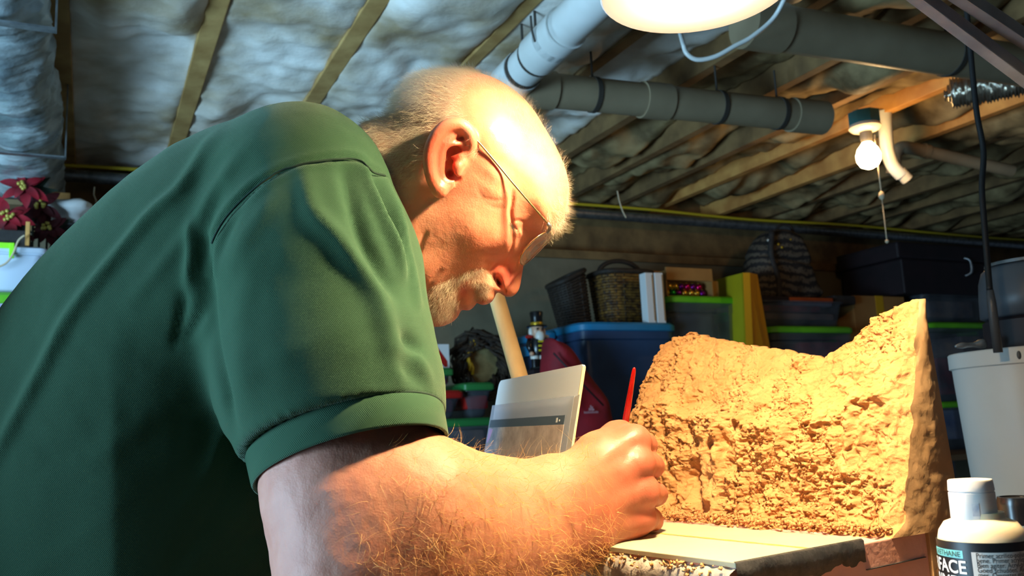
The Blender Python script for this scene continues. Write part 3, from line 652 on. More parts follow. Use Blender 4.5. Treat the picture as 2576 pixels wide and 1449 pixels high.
rp = nt.nodes.new('ShaderNodeValToRGB'); rp.color_ramp.elements[0].color = (*s2l((28, 24, 24)), 1); rp.color_ramp.elements[1].color = (*s2l((86, 76, 64)), 1); rp.color_ramp.elements[0].position = .12; rp.color_ramp.elements[1].position = .35
nt.links.new(mx.outputs[0], rp.inputs[0]); nt.links.new(rp.outputs[0], nt.nodes['Principled BSDF'].inputs['Base Color'])
link_mesh('bag_body', np_mesh('bag_body', Vw, Qb), mpk, bpk, True)
for (x, y) in ((1941, 602), (1966, 612), (1975, 620), (1996, 600)):
    a = uz(x, y, -.57); MB().ball(RM(a[0], -.545, a[1]), .008, 8, 6).build('stud', M_ng if x > 1950 else M_nw, bpk, True)
a = [uz(x, y, -.58) for x, y in ((1950, 580), (1948, 640), (1966, 700), (1968, 748))]
MB().tube(catmull([RM(q[0], -.555, q[1]) for q in a], 4, False), .016, 8).build('strap', M_dark, bpk, True)
a = [uz(x, y, -.5) for x, y in ((1960, 578), (1975, 562), (1995, 564), (2006, 580))]; MB().tube(catmull([RM(q[0], -.47, q[1]) for q in a], 4, False), .008, 8).build('grab_loop', M_dark, bpk, True)
# boxes and bins right of the backpack
u0, u1, zz0, zz1 = rect(1925, 722, 1982, 762, -.62); zs = uz(2000, 762, -.6)[1]
u0t, u1t, _, _ = rect(1925, 762, 2140, 850, -.68)
zl = uz(2030, 822, -.68)[1]
tote('storage_bin', u0t, u1t, zl, zs, -.68, -.22, M_clear, None, 'open clear bin of pale cloth under the orange box', 0.0, content=[(0, .3, .8, .25, M_pale), (-.1, .6, .7, .25, M_redc), (.1, .8, .6, .18, M_bluec)])
tote('storage_bin', u0t + .02, u1t + .01, SH, zl, -.70, -.24, M_clear, M_green, 'clear bin with green lid and red contents behind the clay cliff dip', content=[(.15, .5, .5, .8, M_redc), (-.25, .45, .3, .7, M_bluec)])
o = room_box('black_box', u0t + .01, uz(1984, 740, -.62)[0], -.62, -.36, zs, zbp, M_navy, None, .004); tag(o, 'black box wedged under the left half of the backpack', 'box')
o = room_box('orange_box', uz(1986, 740, -.62)[0], uz(2094, 740, -.62)[0], -.62, -.34, zs, zbp - .002, mat('orange_card', s2l((175, 80, 22)), .6, col2=s2l((155, 66, 18)), nscale=6), None, .003); tag(o, 'flat orange box lying under the backpack', 'box')
o = room_box('dark_pouch', uz(2096, 716, -.6)[0], uz(2150, 724, -.6)[0], -.6, -.4, zs, zs + .05, M_dark, None, .01); tag(o, 'small dark pouch right of the orange box', 'pouch')
u0, u1, z0, z1 = rect(2150, 745, 2280, 850, -.55); o = room_box('cardboard_box', u0, u1, -.55, -.2, SH, z1, M_card, None, .004); tag(o, 'closed brown cardboard box behind the tip of the clay cliff', 'box')
room_box('packing_tape', (u0 + u1) / 2 - .03, (u0 + u1) / 2 + .03, -.552, -.2, SH, z1 + .001, M_yel2, o)
o = None
u0, u1, z0, z1 = rect(2330, 742, 2490, 815, -.6)
zc = z1
tote('storage_bin', u0, u1, uz(2400, 812, -.6)[1], zc, -.6, -.2, M_clear, None, 'clear bin under the dark chest', 0.0, content=[(0, .4, .7, .6, M_pale)])
zc2 = uz(2400, 812, -.6)[1]; zc3 = uz(2400, 1010, -.6)[1]
tote('storage_bin', u0 - .02, u1 + .02, zc3, zc2, -.62, -.2, M_clear, M_green, 'green lidded clear bin second from top in the right stack', content=[(.2, .5, .3, .7, M_pale), (-.2, .3, .3, .5, M_redc)])
tote('storage_bin', u0 - .02, u1 + .02, SH, zc3, -.62, -.2, M_clear, M_green, 'green lidded clear bin at the bottom of the right stack', content=[(.1, .5, .6, .7, M_bluec)])
u0, u1, z0, z1 = rect(2262, 615, 2490, 745, -.6)
ch = empty('dark_chest', RM((u0 + u1) / 2, -.4, zc), 'dark lidded chest with a metal handle on the right stack', 'chest', rz=RA)
room_box('chest_body', u0 + .03, u1, -.6, -.15, zc, z1 - .10, M_navy, ch, .01); room_box('lid', u0, u1 + .01, -.61, -.14, z1 - .10, z1, M_navy, ch, .015)
a = uz(2432, 668, -.62); MB().tube(catmull([RM(a[0], -.6, a[1] + .05), RM(a[0] + .02, -.63, a[1] + .03), RM(a[0] + .02, -.63, a[1] - .04), RM(a[0], -.6, a[1] - .06)], 5, False), .008, 8).build('handle', M_galv, ch, True)

# ------------------------------------------------------------------ left corner: table with bins and red flowers
vl = -.75
u0, u1, z0, z1 = rect(-70, 618, 116, 712, vl); zlid = uz(40, 735, vl)[1]
zb1 = zlid - .22; 
tbl = empty('side_table', RM((u0 + u1) / 2, vl + .3, 0), 'plain side table under the bins at the far left', 'table')
room_box('tabletop', u0 - .3, u1 + .25, vl - .05, vl + .65, zb1 - .03, zb1, M_shelf, tbl, .003)
for a_ in (u0 - .25, u1 + .2):
    for b_ in (vl, vl + .6): room_box('leg', a_ - .02, a_ + .02, b_ - .02, b_ + .02, 0, zb1 - .03, M_metal, tbl)
M_wtub = mat('milky_plastic', s2l((200, 210, 225)), .35, col2=s2l((185, 196, 214)), nscale=4); M_pinkt = mat('pink_tub', s2l((195, 165, 190)), .4, col2=s2l((130, 165, 205)), nscale=3)
tote('storage_bin', u0, u1 - .04, zb1, zlid, vl, vl + .35, M_pinkt, M_green, 'pinkish bin with lime lid at the left edge, below the milky one', .035)
t_ = tote('storage_bin', u0, u1, zlid, z1, vl, vl + .35, M_wtub, M_wtub, 'milky white bin with a lime clip at the left edge', .02, handle=False)
a = uz(15, 618, vl - .01); b_ = uz(36, 650, vl - .01); q = MB(); room_box('x', uz(-60, 620, vl)[0], uz(36, 620, vl)[0], vl - .012, vl - .004, uz(20, 626, vl)[1], uz(20, 612, vl)[1], None, None, .002, q); room_box('x', uz(24, 620, vl)[0], uz(37, 620, vl)[0], vl - .014, vl - .004, b_[1], uz(20, 612, vl)[1], None, None, .002, q); q.build('clip', mat('lime_clip', s2l((150, 240, 40)), .4), t_)
ztop = z1
# tray with clothes peg and cord
o = room_box('dark_tray', uz(-60, 600, vl)[0], uz(70, 600, vl)[0], vl + .01, vl + .2, ztop, uz(40, 585, vl + .05)[1], M_dark, None, .004); tag(o, 'dark tray lying on the milky bin under the red flowers', 'tray')
a = uz(68, 615, vl - .01); z_ = uz(66, 560, vl)[1]; o = MB().box(RM(a[0], vl - .004, (ztop + z_) / 2 + .002), (.013, .012, z_ - ztop), RA, .002).build('clothes_peg', M_wood_bright); tag(o, 'wooden clothes peg standing on the milky bin', 'peg')
o = MB().tube(catmull([RM(uz(x, y, vl - .03)[0], vl - .03, uz(x, y, vl - .03)[1]) for x, y in ((62, 592), (46, 606), (32, 640), (12, 664), (-30, 680))], 6, False), .0035, 6).build('string', M_string, None, True); tag(o, 'pale string looping down over the milky bin', 'string')
# poinsettias
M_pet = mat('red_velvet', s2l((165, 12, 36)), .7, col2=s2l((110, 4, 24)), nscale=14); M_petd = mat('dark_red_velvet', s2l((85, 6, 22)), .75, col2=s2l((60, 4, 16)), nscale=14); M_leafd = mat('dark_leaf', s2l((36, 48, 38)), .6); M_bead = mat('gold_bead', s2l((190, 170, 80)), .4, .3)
def poinsettia(x, y, v, r, m, lab, seed, zs_, tilt):
    rnd = random.Random(seed); a = uz(x, y, v); c = RM(a[0], v, a[1]); root = empty('poinsettia', RM(a[0], v + .06, zs_), lab, 'flower', 'red artificial poinsettias')
    ctr = c; nrm = Vector((-RV) * .8 + np.array([0, 0, tilt])).normalized(); t1 = nrm.orthogonal().normalized(); t2 = nrm.cross(t1)
    MB().tube(catmull([RM(a[0], v + .06, zs_), RM(a[0], v + .06, (zs_ + a[1]) / 2), ctr + RV * .02], 5, False), .004, 6).build('stem', M_leafd, root, True)
    for lay, (np_, rr) in enumerate(((6, 1.0), (5, .7))):
        for k in range(np_):
            th = 6.283 * k / np_ + lay * .5 + rnd.uniform(-.2, .2); d = t1 * math.cos(th) + t2 * math.sin(th); s_ = nrm.cross(d); L = r * rr * rnd.uniform(.85, 1.1); V = []; ns = 7
            for i in range(ns):
                t = i / (ns - 1); w = .42 * L * math.sin(math.pi * min(1, t * .93 + .07)) ** .8; p = Vector(ctr) + d * (L * t) + nrm * (.012 + lay * .012 + .25 * L * t * (1 - 1.5 * t))
                for e, cup in ((-1, .12), (0, 0), (1, .12)): V.append(p + s_ * (w * e * .5) + nrm * cup * w)
            Fc = [(i * 3 + j, i * 3 + j + 1, i * 3 + j + 4, i * 3 + j + 3) for i in range(ns - 1) for j in (0, 1)]
            MB().add(V, Fc).build('petal', m, root, True)
    b = MB()
    for k in range(9): b.ball(Vector(ctr) + nrm * .034 + t1 * rnd.uniform(-.016, .016) + t2 * rnd.uniform(-.016, .016), .007, 6, 5)
    o = b.build('bead_cluster', M_bead, root, True); tag(o, kind='stuff')
    for k in range(3):
        th = rnd.uniform(0, 6.28); d = t1 * math.cos(th) + t2 * math.sin(th); s_ = nrm.cross(d); L = r * 1.15; p0 = Vector(ctr) - nrm * .01
        MB().add([p0, p0 + d * L * .5 + s_ * L * .2, p0 + d * L, p0 + d * L * .5 - s_ * L * .2], [(0, 1, 2, 3)]).build('leaf', M_leafd, root)
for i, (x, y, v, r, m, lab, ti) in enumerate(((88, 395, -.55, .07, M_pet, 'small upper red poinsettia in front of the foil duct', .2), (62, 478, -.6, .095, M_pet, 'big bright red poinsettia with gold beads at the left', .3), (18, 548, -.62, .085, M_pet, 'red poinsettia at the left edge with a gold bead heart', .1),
        (100, 520, -.5, .085, M_petd, 'dark red poinsettia right of the bright one', 0), (118, 575, -.48, .08, M_petd, 'lowest dark red poinsettia beside the white bundle', -.1), (45, 585, -.5, .07, M_petd, 'dark poinsettia just above the dark tray', 0))):
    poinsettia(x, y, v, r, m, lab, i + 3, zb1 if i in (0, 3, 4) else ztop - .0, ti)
# white wrapped bundle on a dark pot
u_, z_ = uz(172, 690, -.4); zp = uz(172, 572, -.4)[1]
o = empty('dark_pot', RM(u_, -.4, zb1), 'dark round pot half hidden behind the shoulder at left', 'pot')
hh = zp - zb1
MB().lathe([(.05, 0), (.07, hh * .3), (.078, hh * .7), (.06, hh * .95), (.065, hh), (.055, hh), (.05, hh * .9)], RM(u_, -.4, zb1), 28).build('pot_body', M_dark, o, True)
MB().lathe([(.066, hh - .006), (.07, hh), (.066, hh + .004), (.054, hh + .002)], RM(u_, -.4, zb1), 28).build('rim', M_metal, o, True)
zt_ = uz(172, 505, -.4)[1] - zp
th = np.linspace(0, 2 * math.pi, 40, endpoint=False); V = []; lv = [(.045, .004), (.062, .02), (.058, .04), (.078, .055), (.085, .075), (.06, .088), (.02, .094)]
for r, z in lv:
    for t in th: V.append(RM(u_ + (r + .008 * math.sin(5 * t + z * 90) + .004 * math.sin(11 * t)) * math.cos(t), -.4 + r * math.sin(t), zp + z * zt_ / .094 + .006 * math.sin(3 * t + z * 50)))
Fc = [(i * 40 + k, i * 40 + (k + 1) % 40, (i + 1) * 40 + (k + 1) % 40, (i + 1) * 40 + k) for i in range(len(lv) - 1) for k in range(40)] + [tuple(range(40))[::-1], tuple(240 + k for k in range(40))]
o = MB().add(V, Fc).build('cloth_bundle', M_white, None, True); tag(o, 'rumpled white cloth bundle resting on the dark pot', 'cloth')
a = uz(155, 497, -.3); o = room_box('wood_block', a[0] - .035, a[0] + .03, -.3, -.22, uz(155, 512, -.3)[1], uz(155, 484, -.3)[1], M_card, None, .002); tag(o, 'small tan block behind the white cloth bundle', 'block')
o.location.z = o.location.z
room_box('shelf_ledge', a[0] - .3, a[0] + .5, -.32, 0, uz(155, 512, -.3)[1] - .02, uz(155, 512, -.3)[1], M_shelf, wall)
a = [uz(x, y, -.2) for x, y in ((238, 470), (236, 490), (242, 505), (238, 530))]; o = MB().tube([RM(q[0], -.2, q[1]) for q in a], .003, 6).build('hanging_thread', M_string, None, True); tag(o, 'thin pale thread hanging under the conduit at left', 'thread')
# ================================================================== work table and the model landscape
TZ = .79; ZB = .90
M_tab = mat('worktable_top', s2l((120, 92, 62)), .6, col2=s2l((98, 72, 46)), nscale=7, bump=.1)
wt = empty('work_table', (.5, .82, 0), 'wooden work table carrying the model and the bottles', 'table')
MB().box((.57, .83, TZ - .0175), (1.5, .76, .035), 0, .004).build('tabletop', M_tab, wt)
for x in (-.12, 1.26):
    for y in (.50, 1.16): MB().box((x, y, (TZ - .035) / 2), (.05, .05, TZ - .035), 0, .003).build('leg', M_tab, wt)
DN = PG(1850, 1415, ZB); da = math.radians(35); D1 = np.array([math.cos(da), math.sin(da), 0]); D2 = np.array([-math.sin(da), math.cos(da), 0]); DZ = np.array([0, 0, 1.0])
def DP(a, b, z): return DN * np.array([1, 1, 0]) + D1 * a + D2 * b + DZ * z
M_pink = mat('pink_foam', s2l((236, 182, 170)), .8, col2=s2l((224, 164, 142)), nscale=14, bump=.15, bscale=200)
M_clay = mat('clay_filler', s2l((208, 158, 104)), .85, col2=s2l((194, 142, 90)), nscale=45, bump=.35, bscale=330, spec=.25)
M_side = mat('smooth_tan_paint', s2l((196, 160, 116)), .75, col2=s2l((180, 142, 98)), nscale=20, bump=.25, bscale=120)
M_gboard = mat('grey_green_board', s2l((186, 184, 150)), .6, col2=s2l((176, 174, 142)), nscale=18)
M_blk = mat('black_paint', s2l((40, 42, 46)), .5, col2=s2l((64, 64, 66)), nscale=60, bump=.3, bscale=200); M_pyel = mat('yellow_paint_line', s2l((200, 160, 60)), .7, col2=s2l((186, 160, 90)), nscale=120)
M_gryf = mat('grey_edge', s2l((140, 136, 128)), .8, col2=s2l((172, 164, 150)), nscale=60, bump=.3, bscale=150)
dio = empty('model_landscape', DP(.15, .15, TZ), 'model landscape with a rough tan clay cliff on pink foam', 'model')
def dbox(name, a0, a1, b0, b1, z0, z1, m, bev=.001, parent=None): return MB().box(DP((a0 + a1) / 2, (b0 + b1) / 2, (z0 + z1) / 2), (a1 - a0, b1 - b0, z1 - z0), da, bev).build(name, m, parent or dio)
dbox('foam_layer', .002, .305, .001, .262, ZB - .042, ZB - .004, M_pink); dbox('foam_layer', .003, .31, .002, .262, TZ, ZB - .0425, M_pink); dbox('foam_layer', .186, .31, .2625, .325, TZ, ZB - .004, M_pink)
dbox('grey_panel', .0, .150, .0, .265, ZB - .004, ZB, M_gboard, .0006)
p = MB(); n = 40
for k in range(n):
    y0, y1 = .26 * k / n, .26 * (k + 1) / n; w0, w1 = .0022 * (1 + .3 * math.sin(k * 1.7)), .0022 * (1 + .3 * math.sin((k + 1) * 1.7))
    p.add([DP(.083 - w0 - .0 * y0, y0 + .003, ZB + .0003), DP(.083 + w0, y0 + .003, ZB + .0003), DP(.083 + w1, y1 + .003, ZB + .0003), DP(.083 - w1, y1 + .003, ZB + .0003)], [(0, 1, 2, 3)])
p.build('painted_line', M_pyel, dio)
# black painted edge with a ragged lower border
n = 46; V = []; Fc = []
for k in range(n + 1):
    a = .150 * k / n; zlow = ZB - .0165 - .0045 * noise(np.array([[k * .22, .3, 0]]), 3)[0] - .002 * noise(np.array([[k * .9, .3, 0]]), 4)[0]
    for off_, z in ((.001, ZB + .0004), (-.0012, ZB - .001), (-.0014, zlow), (.001, zlow - .0006)): V.append(DP(a - .0008, off_, z))
for k in range(n):
    for j in range(3): Fc.append((k * 4 + j, k * 4 + j + 1, k * 4 + j + 5, k * 4 + j + 4))
MB().add(V, Fc).build('black_edge', M_blk, dio, True)
dbox('foam_joint', .151, .235, -.0006, .002, ZB - .0243, ZB - .0237, M_blk, 0)
# grey front edge with crumbly filler
n = 60; V = []; Fc = []
for k in range(n + 1):
    b = .262 * k / n
    for j, (z, o_) in enumerate(((ZB - .005, .002), (ZB - .009, -.004), (ZB - .016, -.0055), (ZB - .03, -.003), (ZB - .06, -.002), (TZ + .002, -.001))):
        nz = fbm(np.array([[b * 130, z * 160, 1.3]]), 4, 9)[0]; V.append(DP(o_ - .0025 * nz * (j < 4), b, z + .001 * nz))
for k in range(n):
    for j in range(5): Fc.append((k * 6 + j, k * 6 + j + 1, k * 6 + j + 7, k * 6 + j + 6))
MB().add(V, Fc).build('front_edge', M_gryf, dio, True)

# ---------------------------------------------------------------- clay cliff
topz = [(1575, 960), (1600, 905), (1625, 862), (1650, 842), (1700, 828), (1760, 840), (1850, 858), (1950, 870), (2010, 882), (2062, 890), (2100, 872), (2140, 846), (2180, 824), (2205, 792), (2235, 778), (2270, 760), (2300, 746), (2322, 742)]
tb, tz = [], []
for x, y in topz:
    f_ = np.clip((x - 1600) / 700, 0, 1); w = on_plane(x, y, DN + D1 * (.245 + .034 * f_), D1) - DN; tb.append(w @ D2); tz.append(w[2] + ZB)
o_ = np.argsort(tb); tb = np.array(tb)[o_]; tz = np.array(tz)[o_]; tb[0] = 0
S = tb[-1]; ns, nt = 460, 300
ss = np.linspace(0, S, ns); ts = np.linspace(0, 1, nt); SS, TT = np.meshgrid(ss, ts, indexing='ij')
H = np.interp(ss, tb, tz) - ZB + .0015 * fbm(np.stack([ss * 220, ss * 0, ss * 0], -1), 4, 6)
ZZ = TT * H[:, None]
fr_ = np.clip(1 - SS / .05, 0, 1)
rec = .012 * TT + .055 * np.clip((TT - .50) / .5, 0, 1) ** 1.15; recs = .068 * TT                     # leaning profile, plain slope at the right end
rec = rec * (1 - fr_) + recs * fr_ - .018 * np.clip((SS - S + .05) / .05, 0, 1) ** 2 * -1.6
q3 = np.stack([SS, ZZ, SS * 0], -1)
lump = fbm(q3 * np.array([75, 75, 1]), 4, 31, .55); chips = np.abs(fbm(q3 * np.array([190, 170, 1]) + 4, 3, 57, .6)); stri = fbm(q3 * np.array([95, 11, 1]) + 2, 3, 77)
patch = np.clip(noise(q3 * np.array([38, 30, 1]), 5) * 2.2 + .55, 0, 1); lower = np.clip((.62 - TT) / .12, 0, 1)
rough = .0040 * lump + .0037 * chips * patch + .0060 * stri * lower + .0025 * fbm(q3 * np.array([30, 26, 1]) + 1, 2, 99) - .0035 * np.clip(noise(q3 * np.array([55, 40, 1]) + 7, 15) - .35, 0, 1)
rough += .0050 * np.exp(-((TT - .58) / .05) ** 2) * (1 + lump) * (1 - .6 * fr_)                         # ledge where the face steepens
def dent(px, py, r, dpt):
    w = on_plane(px, py, DN + D1 * .21, D1) - DN; return -dpt * np.exp(-(((SS - w @ D2) / r) ** 2 + ((ZZ - w[2]) / (r * 1.6)) ** 2))
for a in ((1745, 1195, .010, .016), (1752, 1010, .009, .009), (1700, 1120, .007, .006), (1985, 1060, .010, .005), (2060, 1110, .012, .005), (1840, 1040, .008, .005), (2110, 960, .008, .004)): rough += dent(*a)
flat = np.clip((SS - .012) / .012, 0, 1); rough *= .55 + .45 * flat; rough += .0016 * fbm(q3 * np.array([240, 60, 1]) + 8, 3, 44) * fr_
foot = .014 * np.exp(-TT / .045) + .004 * np.exp(-TT / .1) * lump
outl_ = .2045 + rec - rough - foot
# the left end curves away
V = DN * np.array([1, 1, 0]) + D1 * outl_[..., None] + D2 * (SS - .004 * fr_ * 0)[..., None] + DZ * (ZB - .004 + ZZ)[..., None] + D2 * (.0018 * fbm(q3 * 160 + 3, 3, 8) * np.clip(SS / .012, 0, 1))[..., None]
V = V.reshape(-1, 3); idx = np.arange(ns * nt).reshape(ns, nt); Q = np.stack([idx[:-1, :-1], idx[1:, :-1], idx[1:, 1:], idx[:-1, 1:]], -1).reshape(-1, 4)
# back face
nb = 14; bt = np.linspace(0, 1, nb); bz = []
for j in range(nb):
    t = 1 - bt[j]; hgt = t * H; th_ = .300 - .020 * t; ab = np.maximum(th_, .2045 + (rec[:, -1] if t > .99 else rec[:, int(t * (nt - 1))]) + .010 + .0 * ss) if j else np.maximum(.2045 + rec[:, -1] + .006, th_)
    bz.append(DN * np.array([1, 1, 0]) + D1 * ab[:, None] + D2 * ss[:, None] + DZ * (ZB - .004 + hgt)[:, None])
bz = np.stack(bz, 1); o0 = len(V); V = np.concatenate([V, bz.reshape(-1, 3)]); ib = o0 + np.arange(ns * nb).reshape(ns, nb)
Q = np.concatenate([Q, np.stack([ib[:-1, :-1], ib[1:, :-1], ib[1:, 1:], ib[:-1, 1:]], -1).reshape(-1, 4), np.stack([idx[:-1, -1], idx[1:, -1], ib[1:, 0], ib[:-1, 0]], -1)])
link_mesh('clay_cliff', np_mesh('clay_cliff', V, Q), M_clay, dio, True)
# smooth side of the cliff at its right end, and the far end
def end_cap(i, sgn, name, m):
    nk = 24; fr = V[idx[i]]; tsel = np.linspace(0, nt - 1, 90).astype(int); A_ = fr[tsel]; Bk = np.stack([np.interp(np.linspace(0, 1, 90), 1 - bt[::-1] if False else np.linspace(0, 1, nb), V[ib[i]][::-1, d]) for d in range(3)], 1)
    As = A_.copy(); g = np.linspace(0, 1, nk)
    for _ in range(60): As[1:-1] = (As[:-2] + As[1:-1] + As[2:]) / 3
    Vv = (A_[:, None] * np.clip(1 - 8 * g, 0, 1)[None, :, None] + As[:, None] * np.clip(8 * g, 0, 1)[None, :, None]) * (1 - g[None, :, None]) + Bk[:, None] * g[None, :, None]
    bump_ = .0008 * fbm(Vv * 110, 4, 14) * np.sin(np.pi * g)[None] ** .5 + .004 * np.sin(np.pi * g)[None]; Vv = Vv - sgn * D2 * bump_[..., None]; ii = np.arange(90 * nk).reshape(90, nk)
    return link_mesh(name, np_mesh(name, Vv.reshape(-1, 3), np.stack([ii[:-1, :-1], ii[:-1, 1:], ii[1:, 1:], ii[1:, :-1]], -1).reshape(-1, 4)[:, ::(1 if sgn > 0 else -1)]), m, dio, True)
end_cap(0, 1, 'cliff_side', M_side); end_cap(ns - 1, -1, 'cliff_end', M_clay)
dbox('tan_strip', .24, .309, -.0025, .002, TZ, ZB - .002, M_side, .001)
# crumbs of clay along the foot of the cliff, on the front edge and standing proud of the face
def crumbs(name, spots, m):
    V = []; Fc = []; tet = np.array([(1, 0, 0), (-1, 0, 0), (0, 1, 0), (0, -1, 0), (0, 0, 1), (0, 0, -1)], float); tf = [(0, 2, 4), (2, 1, 4), (1, 3, 4), (3, 0, 4), (2, 0, 5), (1, 2, 5), (3, 1, 5), (0, 3, 5)]
    for k, (p, r) in enumerate(spots):
        R_ = np.array(Quaternion(RNG.normal(size=4)).normalized().to_matrix()); v = (tet * RNG.uniform(.5, 1.25, (6, 1)) * np.array([1, .8, .55])) @ R_.T * r + p; V.append(v); Fc += [tuple(6 * k + i for i in f) for f in tf]
    o = link_mesh(name, np_mesh(name, np.concatenate(V), np.array(Fc)), m, dio); tag(o, kind='stuff'); return o
sp = []
for k in range(900):
    b = RNG.uniform(.004, .31); a = .196 - abs(RNG.normal()) * .016; sp.append((DP(max(a, .153), b, ZB + .001 + RNG.uniform(0, .004) * (a > .17)), RNG.uniform(.0008, .0042) * (1 if a > .17 else .6)))
crumbs('loose_crumbs', sp, M_clay)
sp = []
sel = RNG.integers(0, ns * nt, 3200); fl_ = patch.ravel()[sel] * (SS.ravel()[sel] > .01)
for i, w in zip(sel, fl_):
    if w > .35: sp.append((V[i] - D1 * .0006, RNG.uniform(.0006, .0021)))
crumbs('clay_chips', sp, M_clay)
sp = [(DP(RNG.uniform(-.006, .004), RNG.uniform(.005, .2), ZB - RNG.uniform(.004, .012)), RNG.uniform(.0008, .003)) for k in range(260)]
crumbs('edge_crumbs', sp, M_clay)
# ================================================================== the man
man = empty('person', (-.32, .84, 0), 'man in a green polo shirt and glasses bending over the table, holding a red brush', 'person')

# ---------------------------------------------------------------- materials
def skin_material():
    m = bpy.data.materials.new('skin'); m.use_nodes = True; nt = m.node_tree; b = nt.nodes['Principled BSDF']
    at = nt.nodes.new('ShaderNodeAttribute'); at.attribute_name = 'tint'
    tc = nt.nodes.new('ShaderNodeTexCoord'); n = nt.nodes.new('ShaderNodeTexNoise'); n.inputs['Scale'].default_value = 55; n.inputs['Detail'].default_value = 4
    nt.links.new(tc.outputs['Object'], n.inputs['Vector'])
    mx = nt.nodes.new('ShaderNodeMix'); mx.data_type = 'RGBA'; mx.blend_type = 'MULTIPLY'; r = nt.nodes.new('ShaderNodeValToRGB')
    r.color_ramp.elements[0].position = .3; r.color_ramp.elements[1].position = .7; r.color_ramp.elements[0].color = (.86, .74, .70, 1); r.color_ramp.elements[1].color = (1, 1, 1, 1)
    nt.links.new(n.outputs['Fac'], r.inputs[0]); mx.inputs[0].default_value = .8
    nt.links.new(at.outputs['Color'], mx.inputs[6]); nt.links.new(r.outputs[0], mx.inputs[7]); nt.links.new(mx.outputs[2], b.inputs['Base Color'])
    ra = nt.nodes.new('ShaderNodeAttribute'); ra.attribute_name = 'gloss'; nt.links.new(ra.outputs['Fac'], b.inputs['Roughness']); b.inputs['Specular IOR Level'].default_value = .5
    b.inputs['Subsurface Weight'].default_value = .35; b.inputs['Subsurface Scale'].default_value = .006; b.inputs['Subsurface Radius'].default_value = (1.0, .35, .18)
    v = nt.nodes.new('ShaderNodeTexVoronoi'); v.inputs['Scale'].default_value = 700; nt.links.new(tc.outputs['Object'], v.inputs['Vector'])
    n2 = nt.nodes.new('ShaderNodeTexNoise'); n2.inputs['Scale'].default_value = 260; n2.inputs['Detail'].default_value = 3; nt.links.new(tc.outputs['Object'], n2.inputs['Vector'])
    ad = nt.nodes.new('ShaderNodeMath'); ad.operation = 'MULTIPLY_ADD'; ad.inputs[1].default_value = .35; nt.links.new(v.outputs['Distance'], ad.inputs[0]); nt.links.new(n2.outputs['Fac'], ad.inputs[2])
    bp_ = nt.nodes.new('ShaderNodeBump'); bp_.inputs['Strength'].default_value = .35; bp_.inputs['Distance'].default_value = .0008
    nt.links.new(ad.outputs[0], bp_.inputs['Height']); nt.links.new(bp_.outputs[0], b.inputs['Normal'])
    return m
M_skin = skin_material()
def knit_material(name, rib=False):
    m = bpy.data.materials.new(name); m.use_nodes = True; nt = m.node_tree; b = nt.nodes['Principled BSDF']
    tc = nt.nodes.new('ShaderNodeTexCoord'); mp = nt.nodes.new('ShaderNodeMapping'); nt.links.new(tc.outputs['Object'], mp.inputs[0])
    mp.inputs['Rotation'].default_value = (math.radians(20), math.radians(38), 0)
    b.inputs['Roughness'].default_value = .85; b.inputs['Sheen Weight'].default_value = .25; b.inputs['Sheen Roughness'].default_value = .5; b.inputs['Specular IOR Level'].default_value = .15
    b.inputs['Sheen Tint'].default_value = (.8, 1, .8, 1)
    n = nt.nodes.new('ShaderNodeTexNoise'); n.inputs['Scale'].default_value = 6; n.inputs['Detail'].default_value = 6; nt.links.new(tc.outputs['Object'], n.inputs[0])
    w1 = nt.nodes.new('ShaderNodeTexWave'); w1.bands_direction = 'X'; w1.inputs['Scale'].default_value = 285; w1.inputs['Distortion'].default_value = 1.2; w1.inputs['Detail Scale'].default_value = 4
    w2 = nt.nodes.new('ShaderNodeTexWave'); w2.bands_direction = 'Z'; w2.inputs['Scale'].default_value = 330 if not rib else 20; w2.inputs['Distortion'].default_value = 1.2
    nt.links.new(mp.outputs[0], w1.inputs[0]); nt.links.new(mp.outputs[0], w2.inputs[0])
    mu = nt.nodes.new('ShaderNodeMath'); mu.operation = 'MULTIPLY'; nt.links.new(w1.outputs['Fac'], mu.inputs[0]); nt.links.new(w2.outputs['Fac'], mu.inputs[1])
    r = nt.nodes.new('ShaderNodeValToRGB'); r.color_ramp.elements[0].position = .2; r.color_ramp.elements[1].position = .8
    r.color_ramp.elements[0].color = (*s2l((38, 73, 53)), 1); r.color_ramp.elements[1].color = (*s2l((47, 86, 60)), 1)
    nt.links.new(n.outputs['Fac'], r.inputs[0])
    mx = nt.nodes.new('ShaderNodeMix'); mx.data_type = 'RGBA'; mx.blend_type = 'MULTIPLY'; mx.inputs[0].default_value = .35
    r2 = nt.nodes.new('ShaderNodeValToRGB'); r2.color_ramp.elements[0].color = (.55, .55, .55, 1); nt.links.new(mu.outputs[0], r2.inputs[0])
    nt.links.new(r.outputs[0], mx.inputs[6]); nt.links.new(r2.outputs[0], mx.inputs[7]); nt.links.new(mx.outputs[2], b.inputs['Base Color'])
    bp_ = nt.nodes.new('ShaderNodeBump'); bp_.inputs['Strength'].default_value = .5; bp_.inputs['Distance'].default_value = .0006
    nt.links.new(mu.outputs[0], bp_.inputs['Height']); nt.links.new(bp_.outputs[0], b.inputs['Normal'])
    return m
M_knit = knit_material('green_knit'); M_rib = knit_material('green_rib', True)
M_seam = mat('dark_green_seam', s2l((12, 46, 34)), .9)
def hair_mat(name, c): 
    m = mat(name, c, .45, spec=.4); m.node_tree.nodes['Principled BSDF'].inputs['Transmission Weight'].default_value = 0; return m
M_hair = hair_mat('grey_hair', s2l((224, 210, 186))); M_beard = hair_mat('white_beard', s2l((225, 208, 178))); M_armhair = hair_mat('golden_arm_hair', s2l((226, 178, 104)))

